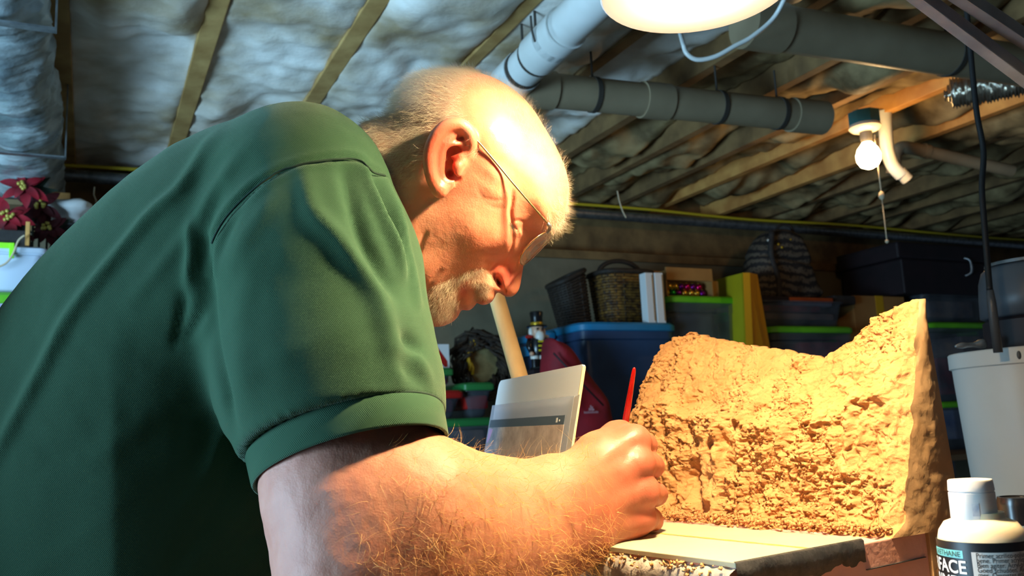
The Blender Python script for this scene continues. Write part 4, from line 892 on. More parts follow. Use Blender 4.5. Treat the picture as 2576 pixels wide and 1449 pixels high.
# ---------------------------------------------------------------- head: outline in the middle plane, width field, relief
HP0 = P(1180, 500, .82); HN = ray(1180, 500); HN = HN / np.linalg.norm(HN)
HX = _r2 - HN * (_r2 @ HN); HX /= np.linalg.norm(HX); HY = np.cross(HX, HN); HY = HY if HY @ _u2 > 0 else -HY; HZ = -HN
def hz(X, Y):                                   # study-crop position -> head plane (metres)
    w = on_plane(880 + X / 2.0133, 140 + Y / 2.0133, HP0, HN) - HP0; return np.array([w @ HX, w @ HY])
def hl(pts): return np.array([hz(*p) for p in pts])
HS = np.linalg.norm(hz(100, 0) - hz(0, 0)) / 100 # metres for one crop unit (about .185 mm)
outline = [(40, 395), (95, 345), (150, 322), (215, 298), (248, 215), (325, 125), (430, 84), (540, 74), (640, 87), (745, 124), (850, 192), (925, 272), (992, 378), (1048, 475), (1090, 575), (1106, 660), (1100, 745), (1078, 820), (1050, 872),
           (1026, 915), (990, 930), (948, 955), (918, 990), (895, 1025), (880, 1060), (874, 1100), (867, 1140), (858, 1180), (838, 1210), (806, 1224), (775, 1212), (757, 1198), (742, 1200), (734, 1222), (716, 1248), (684, 1262), (655, 1258), (645, 1240), (641, 1246),
           (632, 1268), (603, 1290), (575, 1286), (562, 1290), (553, 1312), (528, 1342), (472, 1370), (420, 1370), (378, 1342), (352, 1300), (280, 1245), (150, 1180), (-60, 1130), (-170, 1000), (-170, 620), (-60, 470)]
opoly = catmull(hl(outline), 5)
h_ = .00135
smin_, tmin_ = opoly.min(0) - .012; smax_, tmax_ = opoly.max(0) + .012
sg = np.arange(smin_, smax_, h_); tg = np.arange(tmin_, tmax_, h_); G = np.stack(np.meshgrid(sg, tg, indexing='ij'), -1)
D = poly_dist(G, opoly); D = np.where(np.abs(D) < .05, .5 * D + .5 * blur2(D, 2), D)
ctrl = [  # crop x, y, half width mm, edge rounding mm
    (650, 330, 75, 62), (420, 300, 73, 60), (850, 360, 72, 60), (560, 190, 70, 55), (300, 300, 72, 50), (960, 560, 63, 50), (1060, 690, 56, 34), (800, 560, 71, 50), (760, 690, 71, 40), (690, 640, 73, 50),
    (620, 560, 73, 50), (500, 560, 70, 50), (430, 760, 66, 50), (570, 800, 69, 45), (670, 850, 66, 40), (760, 860, 60, 34), (450, 900, 65, 45), (570, 960, 61, 40), (690, 990, 55, 30), (330, 900, 63, 50), (150, 700, 68, 60), (150, 950, 58, 60), (-100, 800, 62, 60), (100, 480, 70, 45),
    (980, 800, 55, 26), (1030, 860, 48, 20), (900, 790, 53, 26), (870, 880, 45, 20), (930, 900, 34, 16), (810, 960, 46, 22), (860, 990, 26, 12), (900, 985, 13, 9), (760, 1010, 42, 20), (700, 1080, 38, 18), (730, 1060, 32, 14),
    (860, 1080, 12, 8), (830, 1130, 14, 10), (830, 1185, 14, 12), (760, 1110, 19, 10), (790, 1060, 19, 10), (700, 1170, 28, 13), (660, 1220, 24, 11), (600, 1180, 31, 16), (600, 1250, 22, 11), (540, 1230, 30, 18), (480, 1200, 38, 24), (470, 1300, 27, 22), (400, 1270, 34, 28), (400, 1150, 52, 36), (500, 1090, 52, 32), (620, 1080, 47, 26), (340, 1180, 50, 45)]
HD = np.linalg.norm(HP0 - CAM)
cp = np.array([hz(c[0], c[1]) * (1 - c[2] / 1000 / HD) for c in ctrl])          # nearer surfaces look larger: taken out
q10 = G * 10
Mw = tps(cp * 10, [c[2] for c in ctrl], q10, .002) / 1000; Rw_ = tps(cp * 10, [c[3] for c in ctrl], q10, .01) / 1000
Mw = np.clip(Mw, .008, .085); Rw_ = np.clip(Rw_, .006, .07)
M0 = Mw.copy()
def hc_(X, Y):
    p = hz(X, Y); i = int(np.clip((p[0] - sg[0]) / h_, 0, len(sg) - 1)); j = int(np.clip((p[1] - tg[0]) / h_, 0, len(tg) - 1)); return p * (1 - M0[i, j] / HD)
def gauss(X, Y, rx, ry, ang=0.0):
    c = hc_(X, Y); d = G - c; a = math.radians(ang); x = d[..., 0] * math.cos(a) + d[..., 1] * math.sin(a); y = -d[..., 0] * math.sin(a) + d[..., 1] * math.cos(a)
    return np.exp(-(x / (rx * HS)) ** 2 - (y / (ry * HS)) ** 2)
def crease(pts, wid, fade=True):
    d, s = line_dist(G, catmull(np.array([hc_(*q) for q in pts]), 4, False)); e = np.exp(-(d / (wid * HS)) ** 2); return e * (np.sin(np.pi * np.clip(s * .9 + .05, 0, 1)) ** .5 if fade else 1)
mm = .001
Mw += 2.0 * mm * gauss(735, 600, 55, 40, -45)                              # cheek bone and temple
Mw += 1.2 * mm * gauss(720, 690, 70, 34, -40)
Mw -= .8 * mm * gauss(860, 620, 70, 50, -45)                              # hollow of the temple
Mw += 4.0 * mm * gauss(640, 900, 150, 110, 0)                              # cheek
Mw -= 5.0 * mm * gauss(905, 880, 42, 34, 0)                                # eye socket
Mw += 3.2 * mm * gauss(862, 900, 24, 17, -50)                              # lid over the eye
Mw -= 2.2 * mm * crease([(835, 868), (848, 890), (858, 912)], 5)           # closed lid line
Mw -= 1.6 * mm * crease([(818, 850), (840, 835), (870, 838), (895, 860)], 6)
Mw -= 4.0 * mm * crease([(822, 690), (820, 740), (812, 790), (820, 860), (822, 930), (812, 990), (790, 1030)], 11)   # cheek edge
Mw += 2.2 * mm * crease([(800, 700), (792, 790), (798, 870), (795, 960)], 16)
Mw -= .5 * mm * crease([(690, 720), (740, 735), (790, 725)], 6); Mw -= .5 * mm * crease([(700, 760), (740, 770), (785, 775)], 6); Mw -= .4 * mm * crease([(640, 640), (655, 690), (690, 740)], 6)
Mw -= 3.0 * mm * crease([(742, 1050), (712, 1092), (722, 1130), (742, 1165)], 8)      # groove round the nose wing
Mw += 4.0 * mm * gauss(770, 1095, 26, 36, 25)                              # nose wing
Mw -= 17.0 * mm * gauss(752, 1150, 14, 30, 28)                              # nostril
Mw -= 1.5 * mm * crease([(800, 1060), (815, 1100), (812, 1150)], 9)
Mw -= 2.6 * mm * crease([(718, 1075), (660, 1095), (590, 1120), (520, 1145)], 10)     # fold beside the mouth
Mw += 2.8 * mm * crease([(725, 1160), (670, 1150), (610, 1155), (540, 1185), (480, 1230)], 20)   # moustache mass
Mw += 3.0 * mm * gauss(450, 1290, 80, 60, 30)                              # goatee mass
Mw -= 4.5 * mm * crease([(645, 1245), (640, 1205), (620, 1170)], 7)        # mouth
Mw += 1.8 * mm * gauss(595, 1235, 26, 34, 0)
Mw -= 2.0 * mm * crease([(565, 1290), (545, 1265), (530, 1240)], 8)
Mw -= 2.5 * mm * crease([(345, 1010), (360, 950), (385, 900)], 12); Mw -= 2.2 * mm * crease([(385, 1290), (385, 1220), (410, 1150), (460, 1090)], 12)   # jaw folds
Mw -= 2.0 * mm * crease([(330, 780), (400, 740), (450, 700)], 26)
Mw += 2.0 * mm * gauss(1005, 850, 40, 22, -52)                             # brow ridge
Mw += .35 * mm * noise(np.concatenate([G * 70, G[..., :1] * 0], -1), 2) + .15 * mm * noise(np.concatenate([G * 190, G[..., :1] * 0], -1), 5)
wg = np.arange(-3 * h_, .100, h_)
e1 = 1 - np.minimum(D / Rw_, 1)
Wd = wg[None, None, :].astype('f'); Mf = Mw[..., None].astype('f'); e1f = e1[..., None].astype('f'); Rf = Rw_[..., None].astype('f')
q = (Wd / Mf) ** 2 + e1f ** 2 - 1; gr = 2 * np.sqrt((Wd / Mf ** 2) ** 2 + (e1f / Rf) ** 2); FH = q / np.maximum(gr, 6.0); del q, gr
# ear ------------------------------------------------------------
def e3(X, Y, w): p = hz(X, Y) * (1 - w / 1000 / HD); return np.array([p[0], p[1], w / 1000])
x0 = hz(340, 760) * .96; x1 = hz(690, 290) * .96; i0, i1 = np.searchsorted(sg, [x0[0], x1[0]]); j0, j1 = np.searchsorted(tg, [x0[1], x1[1]]); k0 = int((.045 + 3 * h_) / h_)
XE = np.stack(np.meshgrid(sg[i0:i1], tg[j0:j1], wg[k0:], indexing='ij'), -1)
def chain(pts, rad, k=.0015):
    f = None
    for i in range(len(pts) - 1):
        s = sd_cone(XE, pts[i], pts[i + 1], rad[i] / 1000, rad[i + 1] / 1000); f = s if f is None else smin(f, s, k)
    return f
helix = catmull([e3(596, 500, 73.0), e3(618, 445, 76.2), e3(600, 382, 79.8), e3(550, 347, 82.6), e3(490, 358, 84.8), e3(440, 405, 86.2), e3(408, 480, 86.2), e3(405, 565, 85.5), e3(425, 640, 83.4), e3(458, 685, 79.8)], 3, False)
ear = chain(helix, np.interp(np.linspace(0, 1, len(helix)), [0, .15, .5, .85, 1], [3.4, 5.0, 5.4, 5.2, 5.4]))
lobe = sd_cone(XE, e3(455, 680, 79.0), e3(495, 655, 74.7), .0062, .0055); ear = smin(ear, lobe, .004)
# thin shell between helix and head
pl = catmull(.9 * hl([(596, 500), (618, 445), (600, 382), (550, 347), (490, 358), (440, 405), (408, 480), (405, 565), (425, 640), (458, 690), (500, 665), (560, 600)]), 4); dE = poly_dist(XE[..., :2], pl)
back = e3(405, 520, 84.1); front = e3(600, 520, 73.0); axx = (back - front)[:2]; tpos = ((XE[..., :2] - front[:2]) @ axx) / (axx @ axx)
sheet = .0735 + (.0822 - .0735) * np.clip(tpos, 0, 1.1) - .0035 * np.exp(-((tpos - .78) / .13) ** 2)
shell = np.maximum(np.abs(XE[..., 2] - sheet) - .0022, -dE); ear = smin(ear, shell, .003)
anti = catmull([e3(470, 640, 79.0), e3(452, 580, 81.6), e3(455, 510, 82.6), e3(480, 445, 82.3), e3(520, 405, 80.5), e3(560, 385, 78.7)], 3, False)
ear = smin(ear, chain(anti, np.interp(np.linspace(0, 1, len(anti)), [0, .5, 1], [3.2, 3.8, 2.4])), .003)
ear = smin(ear, chain([e3(480, 450, 81.9), e3(530, 450, 79.8), e3(570, 440, 77.6)], [3, 2.6, 2.0]), .003)
ear = smin(ear, chain([e3(470, 645, 78.3), e3(505, 640, 76.2)], [3.5, 3.2]), .003)
con = sd_cone(XE, e3(515, 595, 75.4), e3(530, 495, 76.9), .0068, .0070); ear = smax(ear, -con, .002)
con2 = sd_cone(XE, e3(514, 590, 70.0), e3(506, 598, 62.0), .0042, .0030)
crus = chain([e3(600, 505, 73.5), e3(560, 510, 74.7), e3(520, 515, 74.0)], [3.2, 2.6, 1.6]); ear = smin(ear, crus, .003)
trag = chain([e3(560, 545, 74.0), e3(545, 560, 76.9), e3(545, 585, 76.2)], [5.5, 4.2, 3.6]); ear = smin(ear, trag, .004)
sub = FH[i0:i1, j0:j1, k0:]; bowl = sd_cone(XE, e3(518, 600, 73), e3(535, 490, 74), .007, .0065); sub = smax(sub, -bowl, .003)
sub = smin(sub, ear, .0035); sub = smax(sub, -con2, .002); FH[i0:i1, j0:j1, k0:] = sub
# mirror and mesh
FF = np.concatenate([FH[:, :, :3:-1], FH[:, :, 3:]], 2); nw = FF.shape[2]; w0 = -wg[-1]
Vh, Qh = surface_nets(FF, (sg[0], tg[0], w0), h_); del FF
Vh = smooth_mesh(Vh, Qh, 2, .5)
HL = Vh.copy()
Vh = HP0 + Vh[:, :1] * HX + Vh[:, 1:2] * HY + Vh[:, 2:] * HZ
if np.dot(np.cross(HX, HY), HZ) < 0: Qh = Qh[:, ::-1]
# crop coordinates of each head vertex, for colouring and hair
cinv = np.linalg.inv(np.stack([(hz(100, 0) - hz(0, 0)) / 100, (hz(0, 100) - hz(0, 0)) / 100], 1)); HC = (HL[:, :2] / (1 - np.abs(HL[:, 2:]) / HD) - hz(0, 0)) @ cinv.T
def g2(X, Y, rx, ry=None): ry = ry or rx; return np.exp(-((HC[:, 0] - X) / rx) ** 2 - ((HC[:, 1] - Y) / ry) ** 2)
base = np.array(s2l((222, 152, 122))); tint = np.tile(base, (len(HC), 1))
def blend(mask, c): 
    global tint
    tint = tint * (1 - mask[:, None]) + np.array(s2l(c)) * mask[:, None]
rear = np.clip(1.2 * g2(480, 520, 105, 190), 0, 1) * (HL[:, 2] > .072) 
hairy = np.clip((poly_dist(HC, np.array([(-80, 420), (100, 300), (240, 180), (420, 50), (560, 40), (640, 70), (560, 200), (590, 300), (640, 400), (640, 440), (560, 330), (440, 380), (380, 480), (370, 640), (300, 760), (200, 720), (60, 520)])) + 20) / 60, 0, 1)
scalp = np.clip((poly_dist(HC, np.array([(560, 30), (1000, 250), (1150, 600), (1000, 640), (760, 480), (640, 330), (580, 200)])) + 40) / 90, 0, 1)
blend(scalp * .8, (226, 172, 140)); blend(hairy * .8, (206, 184, 160)); blend(np.clip(g2(690, 930, 130, 110), 0, 1) * .7, (216, 128, 98)); blend(np.clip(1.3 * g2(810, 1130, 70, 90), 0, 1), (212, 112, 92)); blend(rear * .9, (212, 84, 64))
blend(g2(890, 850, 60, 90) * .8, (212, 132, 104)); blend(g2(595, 1225, 24, 40), (196, 104, 90)); blend(np.clip(1.6 * g2(755, 1152, 9, 24), 0, 1), (110, 40, 30))  # shade of eye socket and nostril put into the tint; lip reddened
beardpoly = np.array([(738, 1135), (690, 1110), (620, 1122), (560, 1148), (480, 1180), (430, 1220), (385, 1290), (350, 1330), (420, 1400), (540, 1370), (575, 1290), (555, 1240), (580, 1180), (630, 1170), (655, 1215), (650, 1275), (720, 1270), (750, 1200)])
bmask = np.clip((poly_dist(HC, beardpoly) + 10) / 25, 0, 1); blend(bmask * .7, (214, 176, 142))
head_tint = tint

# ---------------------------------------------------------------- right arm and hand
def grid(lo, hi, h): 
    ax_ = [np.arange(a, b, h, dtype='f') for a, b in zip(lo, hi)]; return np.stack(np.meshgrid(*ax_, indexing='ij'), -1)
def limb(X, pts, rad, k=.01):
    f = None
    for i in range(len(pts) - 1):
        s = sd_cone(X, pts[i], pts[i + 1], rad[i], rad[i + 1]); f = s if f is None else smin(f, s, k)
    return f
ha = .0022
armpts = np.array([P(800, 760, .715), P(900, 1560, .61), P(1690, 1040, .80), P(1560, 1400, .9), P(1550, 1300, .69)])
lo = armpts.min(0) - np.array([.08, .06, .03]); hi = armpts.max(0) + np.array([.01, .01, .02])
XA = grid(lo, hi, ha)
arm = limb(XA, [P(800, 760, .715), P(850, 1080, .675), P(866, 1220, .655), P(890, 1430, .632)], [.050, .055, .057, .053], .02)
arm = smin(arm, limb(XA, [P(930, 1330, .638), P(1040, 1300, .648), P(1230, 1312, .688), P(1400, 1252, .727), P(1450, 1240, .742)], [.056, .0585, .0475, .0315, .028], .02), .025)
arm = smin(arm, limb(XA, [P(900, 1470, .625), P(1020, 1445, .64), P(1220, 1425, .675), P(1460, 1345, .733)], [.050, .055, .045, .0275], .02), .025)
arm = smin(arm, sd_cone(XA, P(985, 1452, .612), P(1000, 1440, .618), .022, .02), .02)
K = [P(1594, 1110, .778), P(1606, 1168, .766), P(1620, 1238, .763), P(1612, 1303, .766)]
B = [P(1470, 1200, .752), P(1470, 1240, .745), P(1470, 1285, .742), P(1475, 1325, .745)]
hand = None
for a, c, r in zip(B, K, (.0150, .0145, .0140, .0135)):
    s = sd_cone(XA, a, c, r * 1.25, r * .93); hand = s if hand is None else smin(hand, s, .009)
hand = smin(hand, sd_cone(XA, P(1470, 1320, .755), P(1575, 1305, .785), .028, .022), .012)          # heel of the hand
hand = smin(hand, limb(XA, [P(1440, 1215, .755), P(1510, 1150, .778), P(1556, 1108, .800), P(1580, 1110, .825), P(1590, 1145, .842)], [.024, .0215, .0165, .012, .009], .01), .012)   # thumb
fr = [.0112, .0112, .0108, .0098]
mid = [P(1622, 1120, .812), P(1640, 1172, .802), P(1648, 1242, .800), P(1640, 1308, .798)]
end = [P(1596, 1160, .846), P(1600, 1200, .832), P(1605, 1255, .828), P(1598, 1315, .822)]
tip = [P(1578, 1205, .845), P(1560, 1215, .815), P(1560, 1265, .808), P(1558, 1320, .806)]
fing = None
for a, m_, e, t, r in zip(K, mid, end, tip, fr):
    s = limb(XA, [a, m_, e, t], [r * 1.12, r, r * .92, r * .78], .004); fing = s if fing is None else smin(fing, s, .0022)
hand = smin(hand, fing, .005)
for a, r in zip(K, (.0128, .0125, .0125, .0115)): hand = smin(hand, np.linalg.norm(XA - (a + np.array([.0, -.002, .001])).astype('f'), axis=-1) - r, .006)   # knuckles
for a, c in zip(B[:3], K[:3]): hand = smin(hand, sd_cone(XA, a + np.array([0, -.014, .004]), c + np.array([-.004, -.009, .002]), .003, .0035), .007)         # tendons
arm = smin(arm, hand, .016)
Va, Qa = surface_nets(arm, lo, ha); del XA, arm, hand
Va = smooth_mesh(Va, Qa, 3)
Na = vnormals(Va, Qa); Va = Va + Na * (.0006 * fbm(Va * 60, 3, 12))[:, None]
def proj(V):
    d = V - CAM; z = d @ _f; return CX + FPX * (d @ _r2) / z, CY - FPX * (d @ _u2) / z
ax_, ay_ = proj(Va); tint = np.tile(np.array(s2l((184, 126, 96))), (len(Va), 1))
hm = np.clip((ax_ - 1400) / 130, 0, 1); blend(hm * .75, (178, 98, 74))
for a in K: blend(np.exp(-(np.linalg.norm(Va - a, axis=1) / .014) ** 2) * .6, (190, 80, 64))
blend(np.clip((1000 - ax_) / 250, 0, 1) * .7, (212, 150, 136))  # pinker toward the elbow, painting in the cool light there
arm_tint = tint

# left arm, mostly behind the body, and neck down into the shirt: kept as closed parts of the one body mesh
hb = .008
XL = grid(np.array([-.55, .70, .60]), np.array([.0, 1.22, 1.35]), hb)
core = limb(XL, [P(150, 1200, .84), P(430, 900, .84), P(640, 690, .84), P(850, 560, .83), P(980, 560, .82)], [.11, .115, .11, .062, .055], .03)
core = smin(core, limb(XL, [P(700, 640, .98), P(740, 1000, 1.0), P(820, 1230, 1.0), P(900, 1400, .98)], [.06, .05, .045, .035], .03), .03)
Vc, Qc = surface_nets(core, np.array([-.55, .70, .60]), hb); Vc = smooth_mesh(Vc, Qc, 3); del XL, core
V = np.concatenate([Vh, Va, Vc]); Q = np.concatenate([Qh, Qa + len(Vh), Qc + len(Vh) + len(Va)])
me = np_mesh('body', V, Q); at = me.attributes.new('tint', 'FLOAT_COLOR', 'POINT')
tt = np.concatenate([head_tint, arm_tint, np.tile(base, (len(Vc), 1))]); at.data.foreach_set('color', np.concatenate([tt, np.ones((len(tt), 1))], 1).astype('f').ravel())
ga_ = me.attributes.new('gloss', 'FLOAT', 'POINT'); ga_.data.foreach_set('value', np.concatenate([.36 + .12 * hairy + .1 * bmask, .60 - .14 * hm, np.full(len(Vc), .5)]).astype('f'))
body = link_mesh('body', me, M_skin, man, True)

# ---------------------------------------------------------------- hair, brow and beard
Nh = vnormals(Vh, Qh)
def pick(mask, n, sidepow=1.0):
    ar = np.linalg.norm(np.cross(Vh[Qh[:, 2]] - Vh[Qh[:, 0]], Vh[Qh[:, 3]] - Vh[Qh[:, 1]]), axis=1); p = ar * np.clip(mask[Qh].mean(1), 0, 1); p /= p.sum()
    f = RNG.choice(len(Qh), n, p=p); w = RNG.dirichlet([1, 1, 1, 1], n); return (Vh[Qh[f]] * w[..., None]).sum(1), Nh[Qh[f]].mean(1), (HC[Qh[f]] * w[..., None]).sum(1)
def to3(dx, dy): v = (hz(dx, dy) - hz(0, 0)); v = v / np.linalg.norm(v); return v[0] * HX + v[1] * HY
notear = (HL[:, 2] < .0765) | (HC[:, 0] > 650) | (HC[:, 0] < 380)
side = np.clip((poly_dist(HC, np.array([(-60, 420), (100, 290), (230, 180), (420, 40), (560, 30), (690, 80), (600, 200), (560, 260), (600, 330), (650, 420), (665, 500), (630, 470), (620, 390), (560, 320), (470, 330), (410, 400), (380, 470), (350, 600), (280, 680), (180, 640), (60, 500)])) + 18) / 40, 0, 1) * notear
r, n, c = pick(side, 17000)
flow = to3(-1, .25); flow2 = to3(-1, .75); fx = np.clip((450 - c[:, 0]) / 300, 0, 1)[:, None]
d = n * .42 + (flow * (1 - fx) + flow2 * fx) * .8 + RNG.normal(size=r.shape) * .22
strands('hair', r - n * .0006, d, RNG.uniform(.006, .013, len(r)), M_hair, man, .00011, .4)
top = np.clip((poly_dist(HC, np.array([(560, 20), (760, 90), (900, 180), (1050, 400), (1160, 650), (1090, 720), (1000, 600), (900, 420), (760, 260), (620, 200)])) + 20) / 60, 0, 1)
r, n, c = pick(top, 1800); d = n * .55 + to3(-.6, -.5) * .5 + RNG.normal(size=r.shape) * .35; strands('scalp_fuzz', r - n * .0005, d, RNG.uniform(.004, .011, len(r)), M_hair, man, .00007, .5)
fr_ = np.clip((poly_dist(HC, np.array([(1060, 640), (1140, 640), (1140, 760), (1100, 870), (1040, 940), (1000, 925), (1010, 850), (1040, 760)])) + 8) / 25, 0, 1) * (np.abs(HL[:, 2]) < .058)
r, n, c = pick(fr_, 1500); d = n * .6 + to3(.25, .9) * .8 + RNG.normal(size=r.shape) * .3; strands('eyebrow', r - n * .0005, d, RNG.uniform(.005, .014, len(r)) * np.clip((c[:, 1] - 560) / 300, .35, 1), M_beard, man, .00008, .8)
r, n, c = pick(bmask, 8500); dn = to3(-.55, .55); dm = to3(.15, 1.0); fx = np.clip((c[:, 0] - 560) / 120, 0, 1)[:, None]
d = n * .5 + (dn * (1 - fx) + dm * fx) * .75 + RNG.normal(size=r.shape) * .22; strands('beard', r - n * .0006, d, RNG.uniform(.004, .009, len(r)) * (1 - .45 * fx[:, 0]), M_beard, man, .00008, .4)
lash = np.exp(-(line_dist(HC, [(832, 872), (846, 892), (858, 914)])[0] / 4) ** 2); r, n, c = pick(lash, 60); strands('eyelashes', r, n * .4 + to3(.5, .8), np.full(len(r), .006), M_seam, man, .0001, .4)
# arm hair
ar = np.clip((ax_ - 900) / 200, 0, 1) * np.clip((1560 - ax_) / 140, 0, 1) * (Na @ _f < .35) * np.clip((ay_ - 1080) / 60, 0, 1); ar = ar + 1.5 * (ar > 0) * np.exp(-((ay_ - 1420) / 120) ** 2)
fa = np.linalg.norm(np.cross(Va[Qa[:, 2]] - Va[Qa[:, 0]], Va[Qa[:, 3]] - Va[Qa[:, 1]]), axis=1) * ar[Qa].mean(1); f = RNG.choice(len(Qa), 2600, p=fa / fa.sum())
r = Va[Qa[f]].mean(1); n = Na[Qa[f]].mean(1); d = n * .35 + _r2 * RNG.uniform(-.2, .9, len(r))[:, None] - _u2 * RNG.uniform(-.3, 1.0, len(r))[:, None] + RNG.normal(size=r.shape) * .3
strands('arm_hair', r - n * .0005, d, RNG.uniform(.006, .018, len(r)), M_armhair, man, .00013, .8, 5)

# ---------------------------------------------------------------- polo shirt
hs = .003
cc = P(885, 1168, .66); va = _r2 * .0712 + _u2 * .0215; vb = -np.array([0, 1.0, 0]) * .064 + _u2 * .0195; axd = np.cross(va, vb); axd /= np.linalg.norm(axd); axd = axd if axd @ _u2 > 0 else -axd   # up the sleeve
CUFF = .0235
lo = np.array([-.66, .555, .72]); hi = np.array([.0, 1.10, 1.345]); XS = grid(lo, hi, hs)
TP = .745
pix = [(-150, 1750), (-150, 1400), (-140, 1180), (-110, 1030), (-65, 915), (0, 805), (100, 672), (200, 566), (300, 474), (400, 398), (500, 340), (620, 296), (740, 285), (850, 310), (940, 390), (985, 520), (965, 680), (900, 850), (820, 1000), (760, 1120), (735, 1260), (740, 1450), (760, 1750)]
tpoly = catmull([((x - CX) / FPX * TP, -(y - CY) / FPX * TP) for x, y in pix], 4)
rel = XS - (CAM + _f * TP).astype('f'); TA, TB, TC = rel @ _r2.astype('f'), rel @ _u2.astype('f'), -(rel @ _f.astype('f')); del rel
# 2-d distance on a coarse table, then looked up
ga = np.linspace(TA.min(), TA.max(), 220); gb = np.linspace(TB.min(), TB.max(), 220); GD = poly_dist(np.stack(np.meshgrid(ga, gb, indexing='ij'), -1), tpoly); GD = blur2(blur2(GD, 3), 3)
def lut(tab, x, y):
    fx = np.clip((x - ga[0]) / (ga[1] - ga[0]), 0, 218.999); fy = np.clip((y - gb[0]) / (gb[1] - gb[0]), 0, 218.999); i = fx.astype(int); j = fy.astype(int); fx = fx - i; fy = fy - j
    return tab[i, j] * (1 - fx) * (1 - fy) + tab[i + 1, j] * fx * (1 - fy) + tab[i, j + 1] * (1 - fx) * fy + tab[i + 1, j + 1] * fx * fy
dT = lut(GD, TA, TB); e1 = 1 - np.minimum(dT / .135, 1)
near = .088 - .035 * np.clip((TA + .30) / .12, 0, 1) * np.clip((-TB - .02) / .08, 0, 1); Wt = np.where(TC > 0, near, .27)
q = (TC / Wt) ** 2 + e1 ** 2 - 1; gr = 2 * np.sqrt((TC / Wt ** 2) ** 2 + (e1 / .135) ** 2); tor = (q / np.maximum(gr, 4.0)).astype('f'); del q, gr, dT, e1, TA, TB, TC
hc = cc + axd * CUFF
spts = [P(756, 478, .725), P(788, 690, .712), P(822, 930, .688), hc + axd * .03, hc - axd * .03]; srad = [.0715, .0825, .0805, .0722, .0702]
slv = limb(XS, spts, srad, .03); up = ((XS - hc.astype('f')) @ axd.astype('f'))
inn = limb(XS, spts, [r - .010 for r in srad], .03); inn = smax(inn, up - .035, .01)
slv = smax(slv, -up, .001); slv = np.maximum(slv, -inn); tor2 = smax(tor, -np.maximum(inn, up - .035), .006)
sh = smin(tor2, slv, .016)
far = limb(XS, [P(820, 560, .95), P(800, 800, .98), P(790, 1000, 1.0)], [.08, .085, .08], .03); sh = smin(sh, far, .03)
neckhole = sd_cone(XS, P(960, 560, .82), P(1150, 480, .82), .062, .070); sh = smax(sh, -neckhole, .01)
Vs, Qs = surface_nets(sh, lo, hs); del XS, sh, tor, tor2, slv, inn, far
Vs = smooth_mesh(Vs, Qs, 4)
Ns = vnormals(Vs, Qs); sx_, sy_ = proj(Vs); PX = np.stack([sx_, sy_], -1); facing = np.clip(-(Ns @ _f) * 3 + .6, 0, 1)
folds = [([(560, 330), (525, 365), (450, 482), (367, 557), (192, 774), (117, 907), (0, 1124), (-60, 1250)], 5.0, 17), ([(610, 380), (560, 450), (470, 590), (330, 760)], 2.5, 20), ([(580, 420), (520, 540), (505, 640)], 2.0, 16), ([(333, 1241), (208, 1349), (83, 1441), (0, 1500)], 4.0, 26), ([(430, 1010), (300, 1110), (150, 1200)], 1.5, 40),
         ([(560, 470), (520, 560), (503, 657), (508, 780), (470, 850)], -5.5, 15), ([(512, 600), (520, 700), (535, 850), (560, 960), (600, 1120), (650, 1285)], -7.0, 13), ([(470, 720), (455, 800), (440, 870)], -3, 14), ([(480, 560), (478, 650), (470, 740)], 3.0, 12),
         ([(600, 1150), (584, 1182), (534, 1290), (467, 1374), (430, 1430)], -8, 16), ([(640, 1230), (590, 1300), (520, 1385), (470, 1449)], 6, 18), ([(690, 1300), (640, 1345), (590, 1390)], -8, 13), ([(700, 1370), (650, 1395), (560, 1470)], 5, 14), ([(705, 1420), (650, 1440), (610, 1470)], -7, 12), ([(560, 1080), (520, 1200), (440, 1300)], 4, 20),
         ([(762, 431), (790, 536), (844, 595), (890, 659), (940, 732), (966, 796), (985, 878), (1002, 960)], 7.6, 27), ([(863, 418), (899, 559), (935, 650), (986, 735)], -8.3, 21), ([(904, 408), (958, 531), (1004, 636), (1022, 700)], 7.6, 13), ([(931, 436), (972, 531), (1013, 618), (1030, 705)], -7.6, 10), ([(963, 450), (995, 531), (1027, 650), (1052, 770)], 6.4, 10),
         ([(1000, 930), (1016, 990), (1044, 1051)], 3.5, 16), ([(1009, 836), (1058, 890)], -5.8, 17), ([(1004, 912), (1076, 993), (1085, 1045)], -7.6, 19), ([(932, 957), (968, 979)], -1.7, 14), ([(1040, 880), (1080, 960), (1100, 1030)], 4.4, 13),
         ([(640, 640), (600, 800), (610, 950), (640, 1090)], 2.5, 34), ([(690, 500), (620, 590), (570, 700)], 2.5, 25), ([(650, 460), (590, 540), (548, 650)], -2.5, 13)]
disp = np.zeros(len(Vs))
for pts, amp, wd in folds:
    d, s = line_dist(PX, catmull(pts, 4, False)); disp += amp * .001 * np.exp(-(d / wd) ** 2) * np.sin(np.pi * np.clip(s * .92 + .04, 0, 1)) ** .6
seamline = [(655, 1285), (600, 1120), (560, 960), (528, 800), (522, 690), (532, 610), (570, 540), (640, 470), (720, 425), (800, 404), (870, 397), (905, 405), (925, 425), (968, 442)]
d, s = line_dist(PX, catmull(seamline, 4, False)); disp -= .0022 * np.exp(-(d / 7) ** 2) * (s > .30); disp += .0012 * np.exp(-((d - 14) / 9) ** 2) * (s > .3)
disp += .0007 * fbm(Vs * 26, 3, 21)
upv = (Vs - hc) @ axd; disp *= np.clip(upv / .03, .12, 1)
Vs = Vs + Ns * (disp * facing)[:, None]
shirt = link_mesh('polo_shirt', np_mesh('polo_shirt', Vs, Qs), M_knit, man, True)
